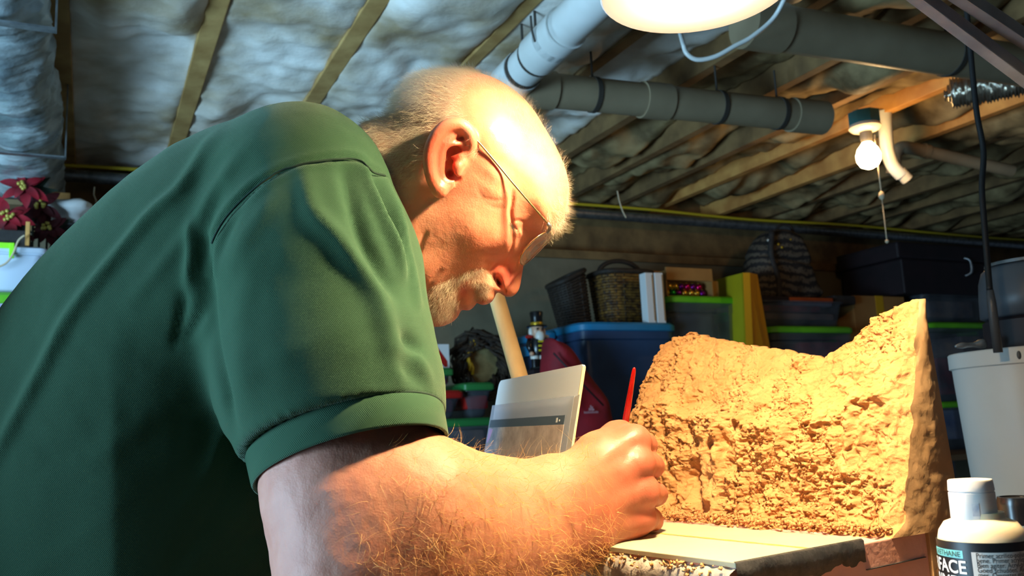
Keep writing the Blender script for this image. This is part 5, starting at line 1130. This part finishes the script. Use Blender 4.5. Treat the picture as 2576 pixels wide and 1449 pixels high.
# cuff band
th = np.linspace(0, 2 * math.pi, 96, endpoint=False); ring = lambda r, u, th=th: cc + axd * u + (np.cos(th)[:, None] * va + np.sin(th)[:, None] * vb) * r
wob = 1 + .006 * np.sin(th * 3 + 1)[:, None]
lev = [(1.028, CUFF + .003), (1.05, CUFF - .001), (1.04, CUFF * .5), (1.03, .002), (1.018, 0), (.99, .001), (.985, CUFF * .5), (.97, CUFF + .006)]
Vv = np.concatenate([cc + (ring(r, u) - cc) * 1.0 for r, u in lev]); nl_ = len(lev); idx = np.arange(nl_ * 96).reshape(nl_, 96); nx = np.roll(idx, -1, 1); nxt = np.roll(idx, -1, 0); nx2 = np.roll(nx, -1, 0)
link_mesh('sleeve_cuff', np_mesh('sleeve_cuff', Vv, np.stack([idx, nx, nx2, nxt], -1).reshape(-1, 4)), M_rib, man, True)
MB().tube(ring(1.036, CUFF + .0012), .0011, 6, closed=True).build('cuff_seam', M_seam, man, True)
# armhole seam lying on the shirt
front = (Ns @ _f) < .1; Vf = Vs[front]; Pf = PX[front]; Nf = Ns[front]; sl = []
for x, y in catmull(seamline[5:], 6, False):
    cd2 = (Pf[:, 0] - x) ** 2 + (Pf[:, 1] - y) ** 2; ok_ = np.nonzero(cd2 < max(100, cd2.min() * 1.01))[0]; i = ok_[np.argmin((Vf[ok_] - CAM) @ _f)]; sl.append(Vf[i] * .5 + .5 * P(x, y, (Vf[i] - CAM) @ _f) + Nf[i] * .0011)
sl = np.array(sl); sl[1:-1] = (sl[:-2] + sl[1:-1] + sl[2:]) / 3
MB().tube(sl, .0009, 6).build('armhole_seam', M_seam, man, True)

# ---------------------------------------------------------------- trousers and shoes below the table edge
ht_ = .012; lo = np.array([-.75, .55, 0.0]); XT = grid(lo, np.array([.36, 1.25, .92]), ht_); tr = None
for yy in (.74, .98):
    s = limb(XT, [(-.34, yy, .58), (-.02, yy - (.86 - yy) * .3, .52), (.03, yy - (.86 - yy) * .3, .28), (.03, yy - (.86 - yy) * .3, .10)], [.105, .075, .06, .055], .04); tr = s if tr is None else smin(tr, s, .03)
tr = smin(tr, limb(XT, [(-.36, .86, .60), (-.36, .86, .76)], [.14, .13], .05), .05); Vt, Qt = surface_nets(tr, lo, ht_); Vt = smooth_mesh(Vt, Qt, 3); del XT, tr
link_mesh('trousers', np_mesh('trousers', Vt, Qt), mat('navy_denim', s2l((34, 42, 62)), .85, col2=s2l((28, 34, 52)), nscale=60), man, True)
for yy in (.71, 1.015):
    b = MB(); b.ball((.06, yy, .045), .05, 16, 10, (2.5, .95, .95)); so = b.build('shoe', M_dark, man, True); MB().box((.06, yy, .012), (.25, .09, .022), 0, .008).build('sole', M_black, so)
# ================================================================== glasses on his nose
M_gold = mat('gold_wire', s2l((205, 170, 120)), .25, .95); M_lens = mat('lens', (.72, .76, .78), .06, alpha=.42, spec=.8)
M_lens.node_tree.nodes['Principled BSDF'].inputs['IOR'].default_value = 1.5
M_plas = mat('clear_tip', s2l((150, 110, 70)), .3)
def H3(X, Y, w): p = hz(X, Y) * (1 - abs(w) / 1000 / HD); return HP0 + p[0] * HX + p[1] * HY + (w / 1000) * HZ
gl = empty('eyeglasses', H3(985, 900, 0), 'thin gold rimmed eyeglasses low on the nose', 'glasses')
up_ = (hz(160, -165) - hz(0, 0)); up_ /= np.linalg.norm(up_); UPF = up_[0] * HX + up_[1] * HY; fw_ = (hz(165, 160) - hz(0, 0)); fw_ /= np.linalg.norm(fw_); FWD = fw_[0] * HX + fw_[1] * HY
for s_ in (1, -1):
    T_ = catmull([H3(560, 345, s_ * 82), H3(640, 425, s_ * 77.5), H3(735, 535, s_ * 75.5), H3(830, 650, s_ * 75), H3(920, 755, s_ * 74), H3(1008, 855, s_ * 72)], 5, False)
    arm_ = MB().tube(T_, .0009, 8).build('temple_arm', M_gold, gl, True)
    MB().tube([H3(1000, 848, s_ * 72), H3(1014, 862, s_ * 71), H3(1012, 880, s_ * 66), H3(1000, 892, s_ * 60)], .0016, 8).build('hinge', M_galv, arm_, True)
    c = H3(938, 972, s_ * 33); lat = HZ * s_; lat = lat - FWD * .30; lat /= np.linalg.norm(lat); th = np.linspace(0, 2 * math.pi, 48, endpoint=False)
    ring_ = np.array([c + lat * (.0265 * np.sign(math.cos(t)) * abs(math.cos(t)) ** .8) + UPF * (.0195 * np.sign(math.sin(t)) * abs(math.sin(t)) ** .8) + FWD * (.0015 - .0018 * math.cos(t) ** 2) for t in th])
    fr2 = MB().tube(ring_, .0007, 6, closed=True).build('rim', M_gold, gl, True)
    b = MB(); k_ = len(ring_); ins = [c + (p - c) * .985 for p in ring_]; V_ = [p + FWD * .0008 for p in ins] + [p - FWD * .0008 for p in ins]
    b.add(V_, [tuple(range(k_)), tuple(range(k_, 2 * k_))[::-1]] + [(i, (i + 1) % k_, k_ + (i + 1) % k_, k_ + i) for i in range(k_)]); b.build('lens', M_lens, fr2)
    MB().ball(H3(905, 1010, s_ * 9), .0028, 10, 8, (1, 1, 1.4)).build('nose_pad', M_lens, gl, True)
MB().tube(catmull([H3(955, 965, 8), H3(962, 958, 3), H3(962, 958, -3), H3(955, 965, -8)], 4, False), .001, 8).build('bridge', M_gold, gl, True)

# ================================================================== red paintbrush in the hand
M_rbrush = mat('red_lacquer', s2l((150, 14, 8)), .2, col2=s2l((132, 10, 6)), nscale=20)
bt0 = P(1596, 924, .815); bt1 = P(1530, 1326, .836)
br = empty('paintbrush', bt1, 'slim red lacquered paintbrush held upright in the fist', 'brush')
L_ = lambda t: bt0 + (bt1 - bt0) * t
MB().tube([L_(0), L_(.004), L_(.02), L_(.06), L_(.2), L_(.4), L_(.62), L_(.74)], [.0004, .0012, .0018, .0022, .0029, .0036, .0040, .0028], 16).build('handle', M_rbrush, br, True)
MB().tube([L_(.73), L_(.76), L_(.9)], [.0028, .003, .0018], 14).build('ferrule', M_galv, br, True); MB().tube([L_(.895), L_(.95), L_(1)], [.0018, .0022, .0003], 10).build('bristles', M_dark, br, True)

# ================================================================== desk lamp
M_shade = mat('white_shade', s2l((235, 232, 225)), .5); M_arm = mat('grey_lamp_arm', s2l((150, 146, 146)), .42, .1, col2=s2l((130, 126, 126)), nscale=40)
M_lbulb = mat('lamp_bulb', (1, .95, .85), .3, emit=LAMP_EMIT, ecol=LAMP_COL); M_inner = mat('shade_lining', (.96, .95, .93), .6)
lc = P(1752, -22, .65); RL = .070
lamp = empty('desk_lamp', (.78, .98, TZ), 'swing arm desk lamp glowing warm above the model', 'lamp')
MB().lathe([(RL, 0), (RL + .0015, .0015), (RL + .0005, .004), (.065, .03), (.053, .062), (.038, .088), (.026, .10), (.024, .14), (.018, .147), (1e-5, .147)], lc, 56).build('shade', M_shade, lamp, angle=40)
MB().lathe([(RL - .0008, .0006), (.0615, .029), (.0515, .060), (.037, .085), (.024, .097), (1e-5, .097)], lc, 56).build('shade_lining', M_inner, lamp, True)
MB().lathe([(1e-5, -.006), (.016, -.004), (.030, .004), (.039, .018), (.041, .030), (.035, .046), (.022, .062), (.014, .074), (.013, .096)], lc, 32).build('bulb', M_lbulb, lamp, True)
jt = lc + np.array([.01, .01, .175]); jr = P(2790, 372, .86); jr2 = P(2790, 250, .86); jt2 = jt + np.array([.035, .0, .025])
def bar(name, a, b, w, h, m):
    a = np.asarray(a); b = np.asarray(b); d = b - a; L = np.linalg.norm(d); x = d / L; y = np.cross([0, 0, 1], x); y /= np.linalg.norm(y); z = np.cross(x, y); mt = Matrix(((x[0], y[0], z[0], 0), (x[1], y[1], z[1], 0), (x[2], y[2], z[2], 0), (0, 0, 0, 1)))
    return MB().box((a + b) / 2, (L, w, h), 0, .001, mt).build(name, m, lamp)
MB().tube([lc + np.array([0, 0, .14]), jt], .007, 12).build('neck', M_arm, lamp, True)
def through(px1, px2, d0, d1): a = P(*px1, d0); b = P(*px2, d1); return a, b
a1, b1 = P(2250, -55, .80), P(2640, 240, .86); ext = a1 + (a1 - b1) * .62
bar('upper_arm', ext, b1 + (b1 - a1) * .5, .012, .0135, M_arm)
a2, b2 = P(2372, -40, .80), P(2640, 140, .86); bar('upper_arm', a2 + (a2 - b2) * .9, b2 + (b2 - a2) * .75, .012, .0135, M_arm)
ep = b1 + (b1 - a1) * .5; eq = b2 + (b2 - a2) * .75
MB().tube([(ext + a2 + (a2 - b2) * .9) / 2, jt], .006, 10).build('head_bracket', M_arm, lamp, True); bar('elbow_plate', ep + np.array([0, 0, -.02]), eq + np.array([0, 0, .02]), .018, .03, M_arm)
base_ = np.array([.78, .98, TZ])
for dx in (-.012, .014): bar('lower_arm', base_ + np.array([dx, 0, .05]), (ep + eq) / 2 + np.array([dx, 0, 0]), .010, .012, M_arm)
MB().lathe([(.075, 0), (.08, .006), (.076, .016), (.03, .022), (.014, .03), (.014, .06), (1e-5, .062)], base_, 40).build('base', M_arm, lamp, angle=40)

# ================================================================== photo print propped up behind the hand
def card_frame(tl, tr, bl, d):
    a, b, c = P(*tl, d[0]), P(*tr, d[1]), P(*bl, d[2]); ex = b - a; w = np.linalg.norm(ex); ex /= w; ey = c - a; ey -= ex * (ey @ ex); hgt = np.linalg.norm(ey); ey /= hgt; ez = np.cross(ex, ey); ez = ez if ez @ _f > 0 else -ez; return a, ex, ey, ez, w, hgt
M_foamw = mat('white_foam_board', s2l((232, 238, 242)), .7); M_sleeve = mat('clear_sleeve', s2l((214, 222, 240)), .25, alpha=.4, spec=.6); M_edge_warm = mat('warm_lit_edge', s2l((226, 206, 160)), .8)  # cream of the cut edge stands in for warm lamp light on it
a, ex, ey, ez, w, hg = card_frame((1256, 958), (1466, 916), (1205, 1240), (1.18, .92, 1.15))
bd = empty('backing_board', a + ey * (hg + .12), 'white foam backing board standing upright behind the hand', 'board')
def rrect(w, h, r): 
    o = []
    for cx_, cy_, s in ((r, r, 180), (w - r * .3, r * .3, 270), (w, h, None), (0, h, None)):
        if s is None: o.append((cx_, cy_)); continue
        rr_ = r if s == 180 else r * .3
        for k in range(5): t = math.radians(s + 22.5 * k); o.append((cx_ + rr_ * math.cos(t), cy_ + rr_ * math.sin(t)))
    return o
hfull = hg
while (a + ey * hfull)[2] > TZ + .004: hfull += .004
MB().prism(rrect(w, hfull, .009), a, ex, ey, ez, .0035).build('face', M_foamw, bd)
MB().prism([(w - .0003, .002), (w + .0012, .002), (w + .0012, hfull), (w - .0003, hfull)], a, ex, ey, ez, .0035).build('cut_edge', M_edge_warm, bd)
pr = empty('photo_print', a + ey * hfull, 'printed photo of a rock face in a clear plastic sleeve', 'picture')
po = a - ez * .0022 + ey * .034 - ex * .0035; pw = w * 1.0; ph_ = hfull - .034
MB().prism([(0, 0), (pw, .0), (pw, ph_), (0, ph_)], po - ez * .0006, ex, ey, ez, .0004).build('plastic_sleeve', M_sleeve, pr)
MB().prism([(pw * .955, .004), (pw * 1.05, -.001), (pw * 1.03, ph_), (pw * .955, ph_)], po - ez * .0004, ex, ey, ez, .001).build('sleeve_edge', mat('milky_edge', s2l((215, 212, 205)), .4, alpha=.8), pr)
mp_ = bpy.data.materials.new('rock_photo'); mp_.use_nodes = True; nt = mp_.node_tree; bs = nt.nodes['Principled BSDF']; bs.inputs['Roughness'].default_value = .35
tc = nt.nodes.new('ShaderNodeTexCoord'); sx = nt.nodes.new('ShaderNodeSeparateXYZ'); nt.links.new(tc.outputs['Generated'], sx.inputs[0])
nz = nt.nodes.new('ShaderNodeTexNoise'); nz.inputs['Scale'].default_value = 9; nz.inputs['Detail'].default_value = 7; nz.inputs['Roughness'].default_value = .7; mpp = nt.nodes.new('ShaderNodeMapping'); mpp.inputs['Scale'].default_value = (1.2, 1.2, 1.0); nt.links.new(tc.outputs['Generated'], mpp.inputs[0]); nt.links.new(mpp.outputs[0], nz.inputs[0])
def ramp(c0, c1, p0=.3, p1=.7):
    r = nt.nodes.new('ShaderNodeValToRGB'); r.color_ramp.elements[0].position = p0; r.color_ramp.elements[1].position = p1; r.color_ramp.elements[0].color = (*s2l(c0), 1); r.color_ramp.elements[1].color = (*s2l(c1), 1); return r
rk = ramp((186, 160, 140), (244, 224, 206)); dk = ramp((116, 124, 140), (184, 188, 202)); nt.links.new(nz.outputs['Fac'], rk.inputs[0]); nt.links.new(nz.outputs['Fac'], dk.inputs[0])
ad = nt.nodes.new('ShaderNodeMath'); ad.operation = 'MULTIPLY_ADD'; ad.inputs[1].default_value = .16; nt.links.new(nz.outputs['Fac'], ad.inputs[0]); m1 = nt.nodes.new('ShaderNodeMath'); m1.operation = 'MULTIPLY_ADD'; m1.inputs[1].default_value = -.28; nt.links.new(sx.outputs['Z'], m1.inputs[0]); nt.links.new(sx.outputs['X'], m1.inputs[2]); nt.links.new(m1.outputs[0], ad.inputs[2])
st = nt.nodes.new('ShaderNodeMapRange'); st.inputs['From Min'].default_value = .22; st.inputs['From Max'].default_value = .30; nt.links.new(ad.outputs[0], st.inputs['Value'])
mx = nt.nodes.new('ShaderNodeMix'); mx.data_type = 'RGBA'; nt.links.new(st.outputs[0], mx.inputs[0]); nt.links.new(dk.outputs[0], mx.inputs[6]); nt.links.new(rk.outputs[0], mx.inputs[7]); nt.links.new(mx.outputs[2], bs.inputs['Base Color'])
MB().prism([(.005, .030), (pw * .945, .030), (pw * .945, ph_ - .01), (.005, ph_ - .01)], po - ez * .0011, ex, ey, ez, .0004).build('picture', mp_, pr)
MB().prism([(.005, .020), (pw * .945, .020), (pw * .945, .0302), (.005, .0302)], po - ez * .0011, ex, ey, ez, .0004).build('header_bar', mat('grey_bar', s2l((92, 106, 120)), .4), pr)
q_ = MB()
for x0, x1, y0, y1 in ((.86, .875, .0225, .0275), (.89, .90, .0245, .0265)): q_.prism([(pw * x0, y0), (pw * x1, y0), (pw * x1, y1), (pw * x0, y1)], po - ez * .0013, ex, ey, ez, .0002)
q_.build('header_mark', M_white, pr)
q_ = MB().prism([(.006, .032), (.022, .032), (.018, .042), (.010, .050), (.006, .050)], po - ez * .0013, ex, ey, ez, .0002); q_.build('pink_corner', mat('pink_print', s2l((196, 160, 205)), .4), pr)

# wooden stick leaning behind the board
s0, s1 = P(1240, 715, 1.25), P(1345, 1080, 1.12); d = (s1 - s0) / np.linalg.norm(s1 - s0); s2 = s1 + d * ((TZ - s1[2]) / d[2] if d[2] < 0 else .2)
o = MB().tube([s0 - d * .03, s0, s1, s2 - d * .006], [.0115, .0115, .0115, .0115], 20).build('wooden_stick', mat('pale_dowel', s2l((214, 178, 122)), .6, col2=s2l((200, 160, 104)), nscale=30, stretch=(1, 1, .1)), None, angle=40); tag(o, 'pale round wooden stick leaning below his nose', 'stick')

# ================================================================== primer bottle with printed label
bd_ = .55; bc = P(2467, 1330, bd_); k = bd_ / FPX; bx, by = bc[0], bc[1]; ztop = P(2450, 1212, bd_)[2]
def zpx(y): return P(2467, y, bd_)[2]
M_bot = mat('cream_bottle', s2l((222, 208, 178)), .4, sss=.2); M_cap = mat('white_cap', s2l((226, 222, 218)), .35, col2=s2l((214, 210, 206)), nscale=30); M_lab = mat('black_label', s2l((22, 20, 20)), .45); M_lw = mat('white_label', s2l((214, 206, 196)), .5); M_tq = mat('teal_label', s2l((110, 190, 188)), .45); M_ink = mat('black_ink', s2l((34, 28, 28)), .6); M_lt = mat('white_ink', s2l((230, 226, 220)), .5)
RB = 104 * k
bo = empty('primer_bottle', (bx, by, TZ), 'cream primer bottle with white flip cap and black label', 'bottle')
hsh = zpx(1312) - TZ
MB().lathe([(RB * .92, 0), (RB * .98, .003), (RB, .008), (RB, hsh - .018), (RB * .985, hsh - .011), (RB * .93, hsh - .005), (RB * .80, hsh), (RB * .56, hsh + .0025), (RB * .55, hsh + .006), (1e-5, hsh + .006)], (bx, by, TZ), 64).build('bottle_body', M_bot, bo, angle=50)
zc = zpx(1305); cp_ = MB().lathe([(53 * k, 0), (54 * k, .001), (53.5 * k, zpx(1238) - zc), (51.5 * k, zpx(1236.5) - zc), (51.5 * k, zpx(1235) - zc), (53.5 * k, zpx(1233) - zc), (52 * k, zpx(1209) - zc), (50 * k, zpx(1206) - zc), (1e-5, zpx(1205.5) - zc)], (bx - 12 * k, by, zc), 48).build('flip_cap', M_cap, bo, angle=35)
bpy.context.view_layer.update()
def wrap(pts2, r): return [(bx + r * math.sin(a), by - r * math.cos(a), z) for a, z in pts2]
def label_patch(name, a0, a1, z0, z1, m, r, par):
    n = max(2, int(abs(a1 - a0) / .08)); V_ = []
    for i in range(n + 1):
        a_ = a0 + (a1 - a0) * i / n
        for z in (z0, z1): V_.append(wrap([(a_, z)], r)[0])
    return MB().add(V_, [(2 * i, 2 * i + 2, 2 * i + 3, 2 * i + 1) for i in range(n)]).build(name, m, par, True)
zl1 = zpx(1352); lab = label_patch('label', -2.6, 2.6, TZ + .012, zl1, M_lab, RB + .0003, bo)
fa = math.atan2(bx, by) * -1.0      # angle on the bottle that faces the camera
face = math.atan2(-bx, by) 
face = -math.asin(bx / math.hypot(bx, by))
wl = label_patch('text_panel', face - .26, face + 1.45, TZ + .016, zpx(1374), M_lw, RB + .0005, lab)
tp_ = label_patch('teal_panel', face - 1.6, face - .45, zpx(1391), zpx(1372), M_tq, RB + .0005, lab)
def text_on(txt, size, a_left, zbase, m, name, par, right=False, sx_=1.0, bold=False):
    cu = bpy.data.curves.new(name, 'FONT'); cu.body = txt; cu.size = size; cu.resolution_u = 3; cu.offset = size * .018 if bold else 0; t = bpy.data.objects.new(name, cu); COL.objects.link(t)
    dg = bpy.context.evaluated_depsgraph_get(); me = bpy.data.meshes.new_from_object(t.evaluated_get(dg)); bpy.data.objects.remove(t); bpy.data.curves.remove(cu)
    bm = bmesh.new(); bm.from_mesh(me); bmesh.ops.triangulate(bm, faces=bm.faces); bmesh.ops.subdivide_edges(bm, edges=[e for e in bm.edges if e.calc_length() > size * .5], cuts=2); wmax = max(v.co.x for v in bm.verts) * sx_
    for v in bm.verts:
        a_ = a_left + ((v.co.x * sx_ - (wmax if right else 0)) / RB); v.co = wrap([(a_, zbase + v.co.y)], RB + .0008)[0]
    bm.to_mesh(me); bm.free(); return link_mesh(name, me, m, par)
text_on('POLYURETHANE', 13.5 * k * 1.35, face - .50, zpx(1387.5), M_ink, 'lettering', tp_, True)
text_on('SURFACE', 34 * k * 1.28, face - .40, zpx(1427), M_lt, 'lettering', lab, True, .92, True)
text_on('PRIMER', 34 * k * 1.28, face - .40, zpx(1465), M_lt, 'lettering', lab, True, .92, True)
for i, tx in enumerate(('Primer acrílico-poliuretano. Agitar', 'bene. Primer acrylique polyuréthane.', 'Bien agiter. Acryl-polyurethan primer.', 'Goed schudden. Akryl-polyurethan pri-', 'mer. Omrystes grundigt. Akryl-polyure-', 'tan primer. Omskakas noga. Akryyli-', 'Akryyli-polyuretaani pohjamaali. Ravista')):
    text_on(tx, 12.2 * k * 1.35, face - .17, zpx(1387 + 11.4 * i), M_ink, 'lettering', wl, False, .82)
q_ = label_patch('price_smudge', face - .05, face + .25, zpx(1293), zpx(1262), mat('grey_smudge', s2l((176, 176, 186)), .6, col2=s2l((214, 212, 210)), nscale=160), 54.6 * k, bo)
# the smudge sits on the cap
for v in q_.data.vertices: v.co.x -= 12 * k
# second bottle, black lid only in view
c2 = P(2562, 1270, .66); k2 = .66 / FPX; z2 = P(2550, 1250, .66)[2]
b2_ = empty('black_capped_bottle', (c2[0], c2[1], TZ), 'small bottle with a black ribbed cap behind the primer bottle', 'bottle')
MB().lathe([(46 * k2, 0), (48 * k2, .004), (48 * k2, z2 - TZ - .036), (40 * k2, z2 - TZ - .026), (40 * k2, z2 - TZ - .018)], (c2[0], c2[1], TZ), 40).build('bottle_body', M_bot, b2_, angle=40)
MB().lathe([(47 * k2, z2 - TZ - .02), (48 * k2, z2 - TZ - .006), (48.5 * k2, z2 - TZ - .004), (46 * k2, z2 - TZ), (40 * k2, z2 - TZ), (39 * k2, z2 - TZ - .001), (1e-5, z2 - TZ - .001)], (c2[0], c2[1], TZ), 48).build('cap', M_nb, b2_, angle=35)

# ================================================================== white bucket with a grey motor head, and its cord
M_buck = mat('white_bucket', s2l((214, 212, 206)), .4, col2=s2l((204, 202, 198)), nscale=5); M_motor = mat('dark_grey_plastic', s2l((74, 80, 88)), .4, col2=s2l((66, 70, 78)), nscale=8)
bdp = 1.5; kb = bdp / FPX; cb = P(2640, 1000, bdp); zrim = P(2440, 884, bdp - .02)[2]; rb_ = 218 * kb
bu = empty('white_bucket', (cb[0], cb[1], 0), 'tall white bucket with a rolled rim at the right edge', 'bucket')
stand_z = TZ - .03
prof = [(rb_ * .80, stand_z - .2), (rb_ * .81, stand_z - .195), (rb_ * .965, zrim - .05), (rb_ * .97, zrim - .028), (rb_ * 1.0, zrim - .026), (rb_ * 1.0, zrim - .002), (rb_ * .985, zrim), (rb_ * .96, zrim), (rb_ * .955, zrim - .03)]
MB().lathe(prof, (cb[0], cb[1], 0), 64).build('bucket_wall', M_buck, bu, angle=40)
MB().lathe([(1e-5, zrim - .012), (rb_ * .958, zrim - .012), (rb_ * .958, zrim - .008), (1e-5, zrim - .006)], (cb[0], cb[1], 0), 48).build('lid', M_buck, bu, angle=40)
nz_ = P(2500, 887, bdp - .02); MB().ball((nz_[0], cb[1] - rb_ * .98 + (nz_[0] - cb[0]) ** 2 / rb_ * .55, zrim - .014), .006, 8, 6, (.7, .5, 1.2)).build('drip_mark', M_metal, bu, True)
o = MB().box((cb[0], cb[1], (stand_z - .2) / 2), (.36, .36, stand_z - .2), RA, .004).build('wooden_crate', M_shelf); tag(o, 'plain wooden crate under the white bucket', 'crate')
mo_ = empty('motor_head', (cb[0], cb[1], zrim), 'dark grey domed motor head sitting on the white bucket', 'motor')
zz = lambda y: P(2540, y, bdp)[2]
xl = P(2500, 760, bdp)[0]; rm_ = (cb[0] - xl); z0 = zrim - .006
MB().lathe([(rm_ * .98, z0), (rm_ * 1.0, z0 + .004), (rm_ * .99, zz(806)), (rm_ * .92, zz(800)), (rm_ * .9, zz(796))], (cb[0], cb[1], 0), 48).build('collar', M_navy, mo_, angle=40)
MB().lathe([(rm_ * .92, zz(797)), (rm_ * 1.02, zz(792)), (rm_ * 1.0, zz(740)), (rm_ * .97, zz(700)), (rm_ * .90, zz(672)), (rm_ * .78, zz(660)), (1e-5, zz(656))], (cb[0], cb[1], 0), 48).build('dome', M_motor, mo_, True)
MB().lathe([(rm_ * .80, zz(660)), (rm_ * .83, zz(660)), (rm_ * .82, zz(652)), (rm_ * .70, zz(650)), (1e-5, zz(650))], (cb[0], cb[1], 0), 48).build('top_plate', M_galv, mo_, angle=40)
cx0 = P(2490, 730, bdp - .1); MB().tube([cx0 + np.array([0, 0, -.10]), cx0 + np.array([0, 0, -.02]), cx0], [.007, .007, .0055], 14).build('cord_boot', M_motor, mo_, True)
o = MB().tube(catmull([cx0, P(2484, 660, 1.42), P(2476, 560, 1.44), P(2470, 470, 1.46), P(2474, 380, 1.48), P(2458, 290, 1.5), P(2448, 200, 1.52), P(2440, 110, 1.54), P(2432, 20, 1.56), P(2425, -120, 1.6)], 6, False), .0048, 10).build('power_cord', M_black, None, True); tag(o, 'black power cord hanging from the ceiling to the motor head', 'cord')
# small tool on the bucket rim
o = MB().tube(catmull([P(2402, 872, 1.47), P(2425, 869, 1.47), P(2455, 867, 1.47), P(2478, 864, 1.47)], 4, False), [.002, .003, .004, .005, .005, .004, .004, .004, .005, .007, .008, .008, .007][:13], 8).build('airbrush', M_galv, None, True); tag(o, 'small silver hand tool lying at the bucket rim', 'tool')

# dark chair back behind him
M_chair = mat('navy_upholstery', s2l((24, 30, 48)), .8, col2=s2l((18, 22, 38)), nscale=40)
chp = np.array([-.49, 0, 0])
chr_ = empty('chair', (-.3, .84, 0), 'navy upholstered chair just showing behind his back', 'chair')
MB().box((-.53, .78, .93), (.05, .30, .42), 0, .02).build('backrest', M_chair, chr_)
MB().box((-.29, .82, .425), (.46, .44, .07), 0, .025).build('seat', M_chair, chr_)
for x in (-.07, .35):
    for y in (.66, 1.02): MB().tube([(chp[0] + x + .04, y, 0), (chp[0] + x + .04, y, .40)], .014, 10).build('leg', M_metal, chr_, True)
for y in (.68, .88): MB().tube([(chp[0] - .02, y, .40), (chp[0] - .04, y, .74)], .012, 10).build('back_post', M_metal, chr_, True)
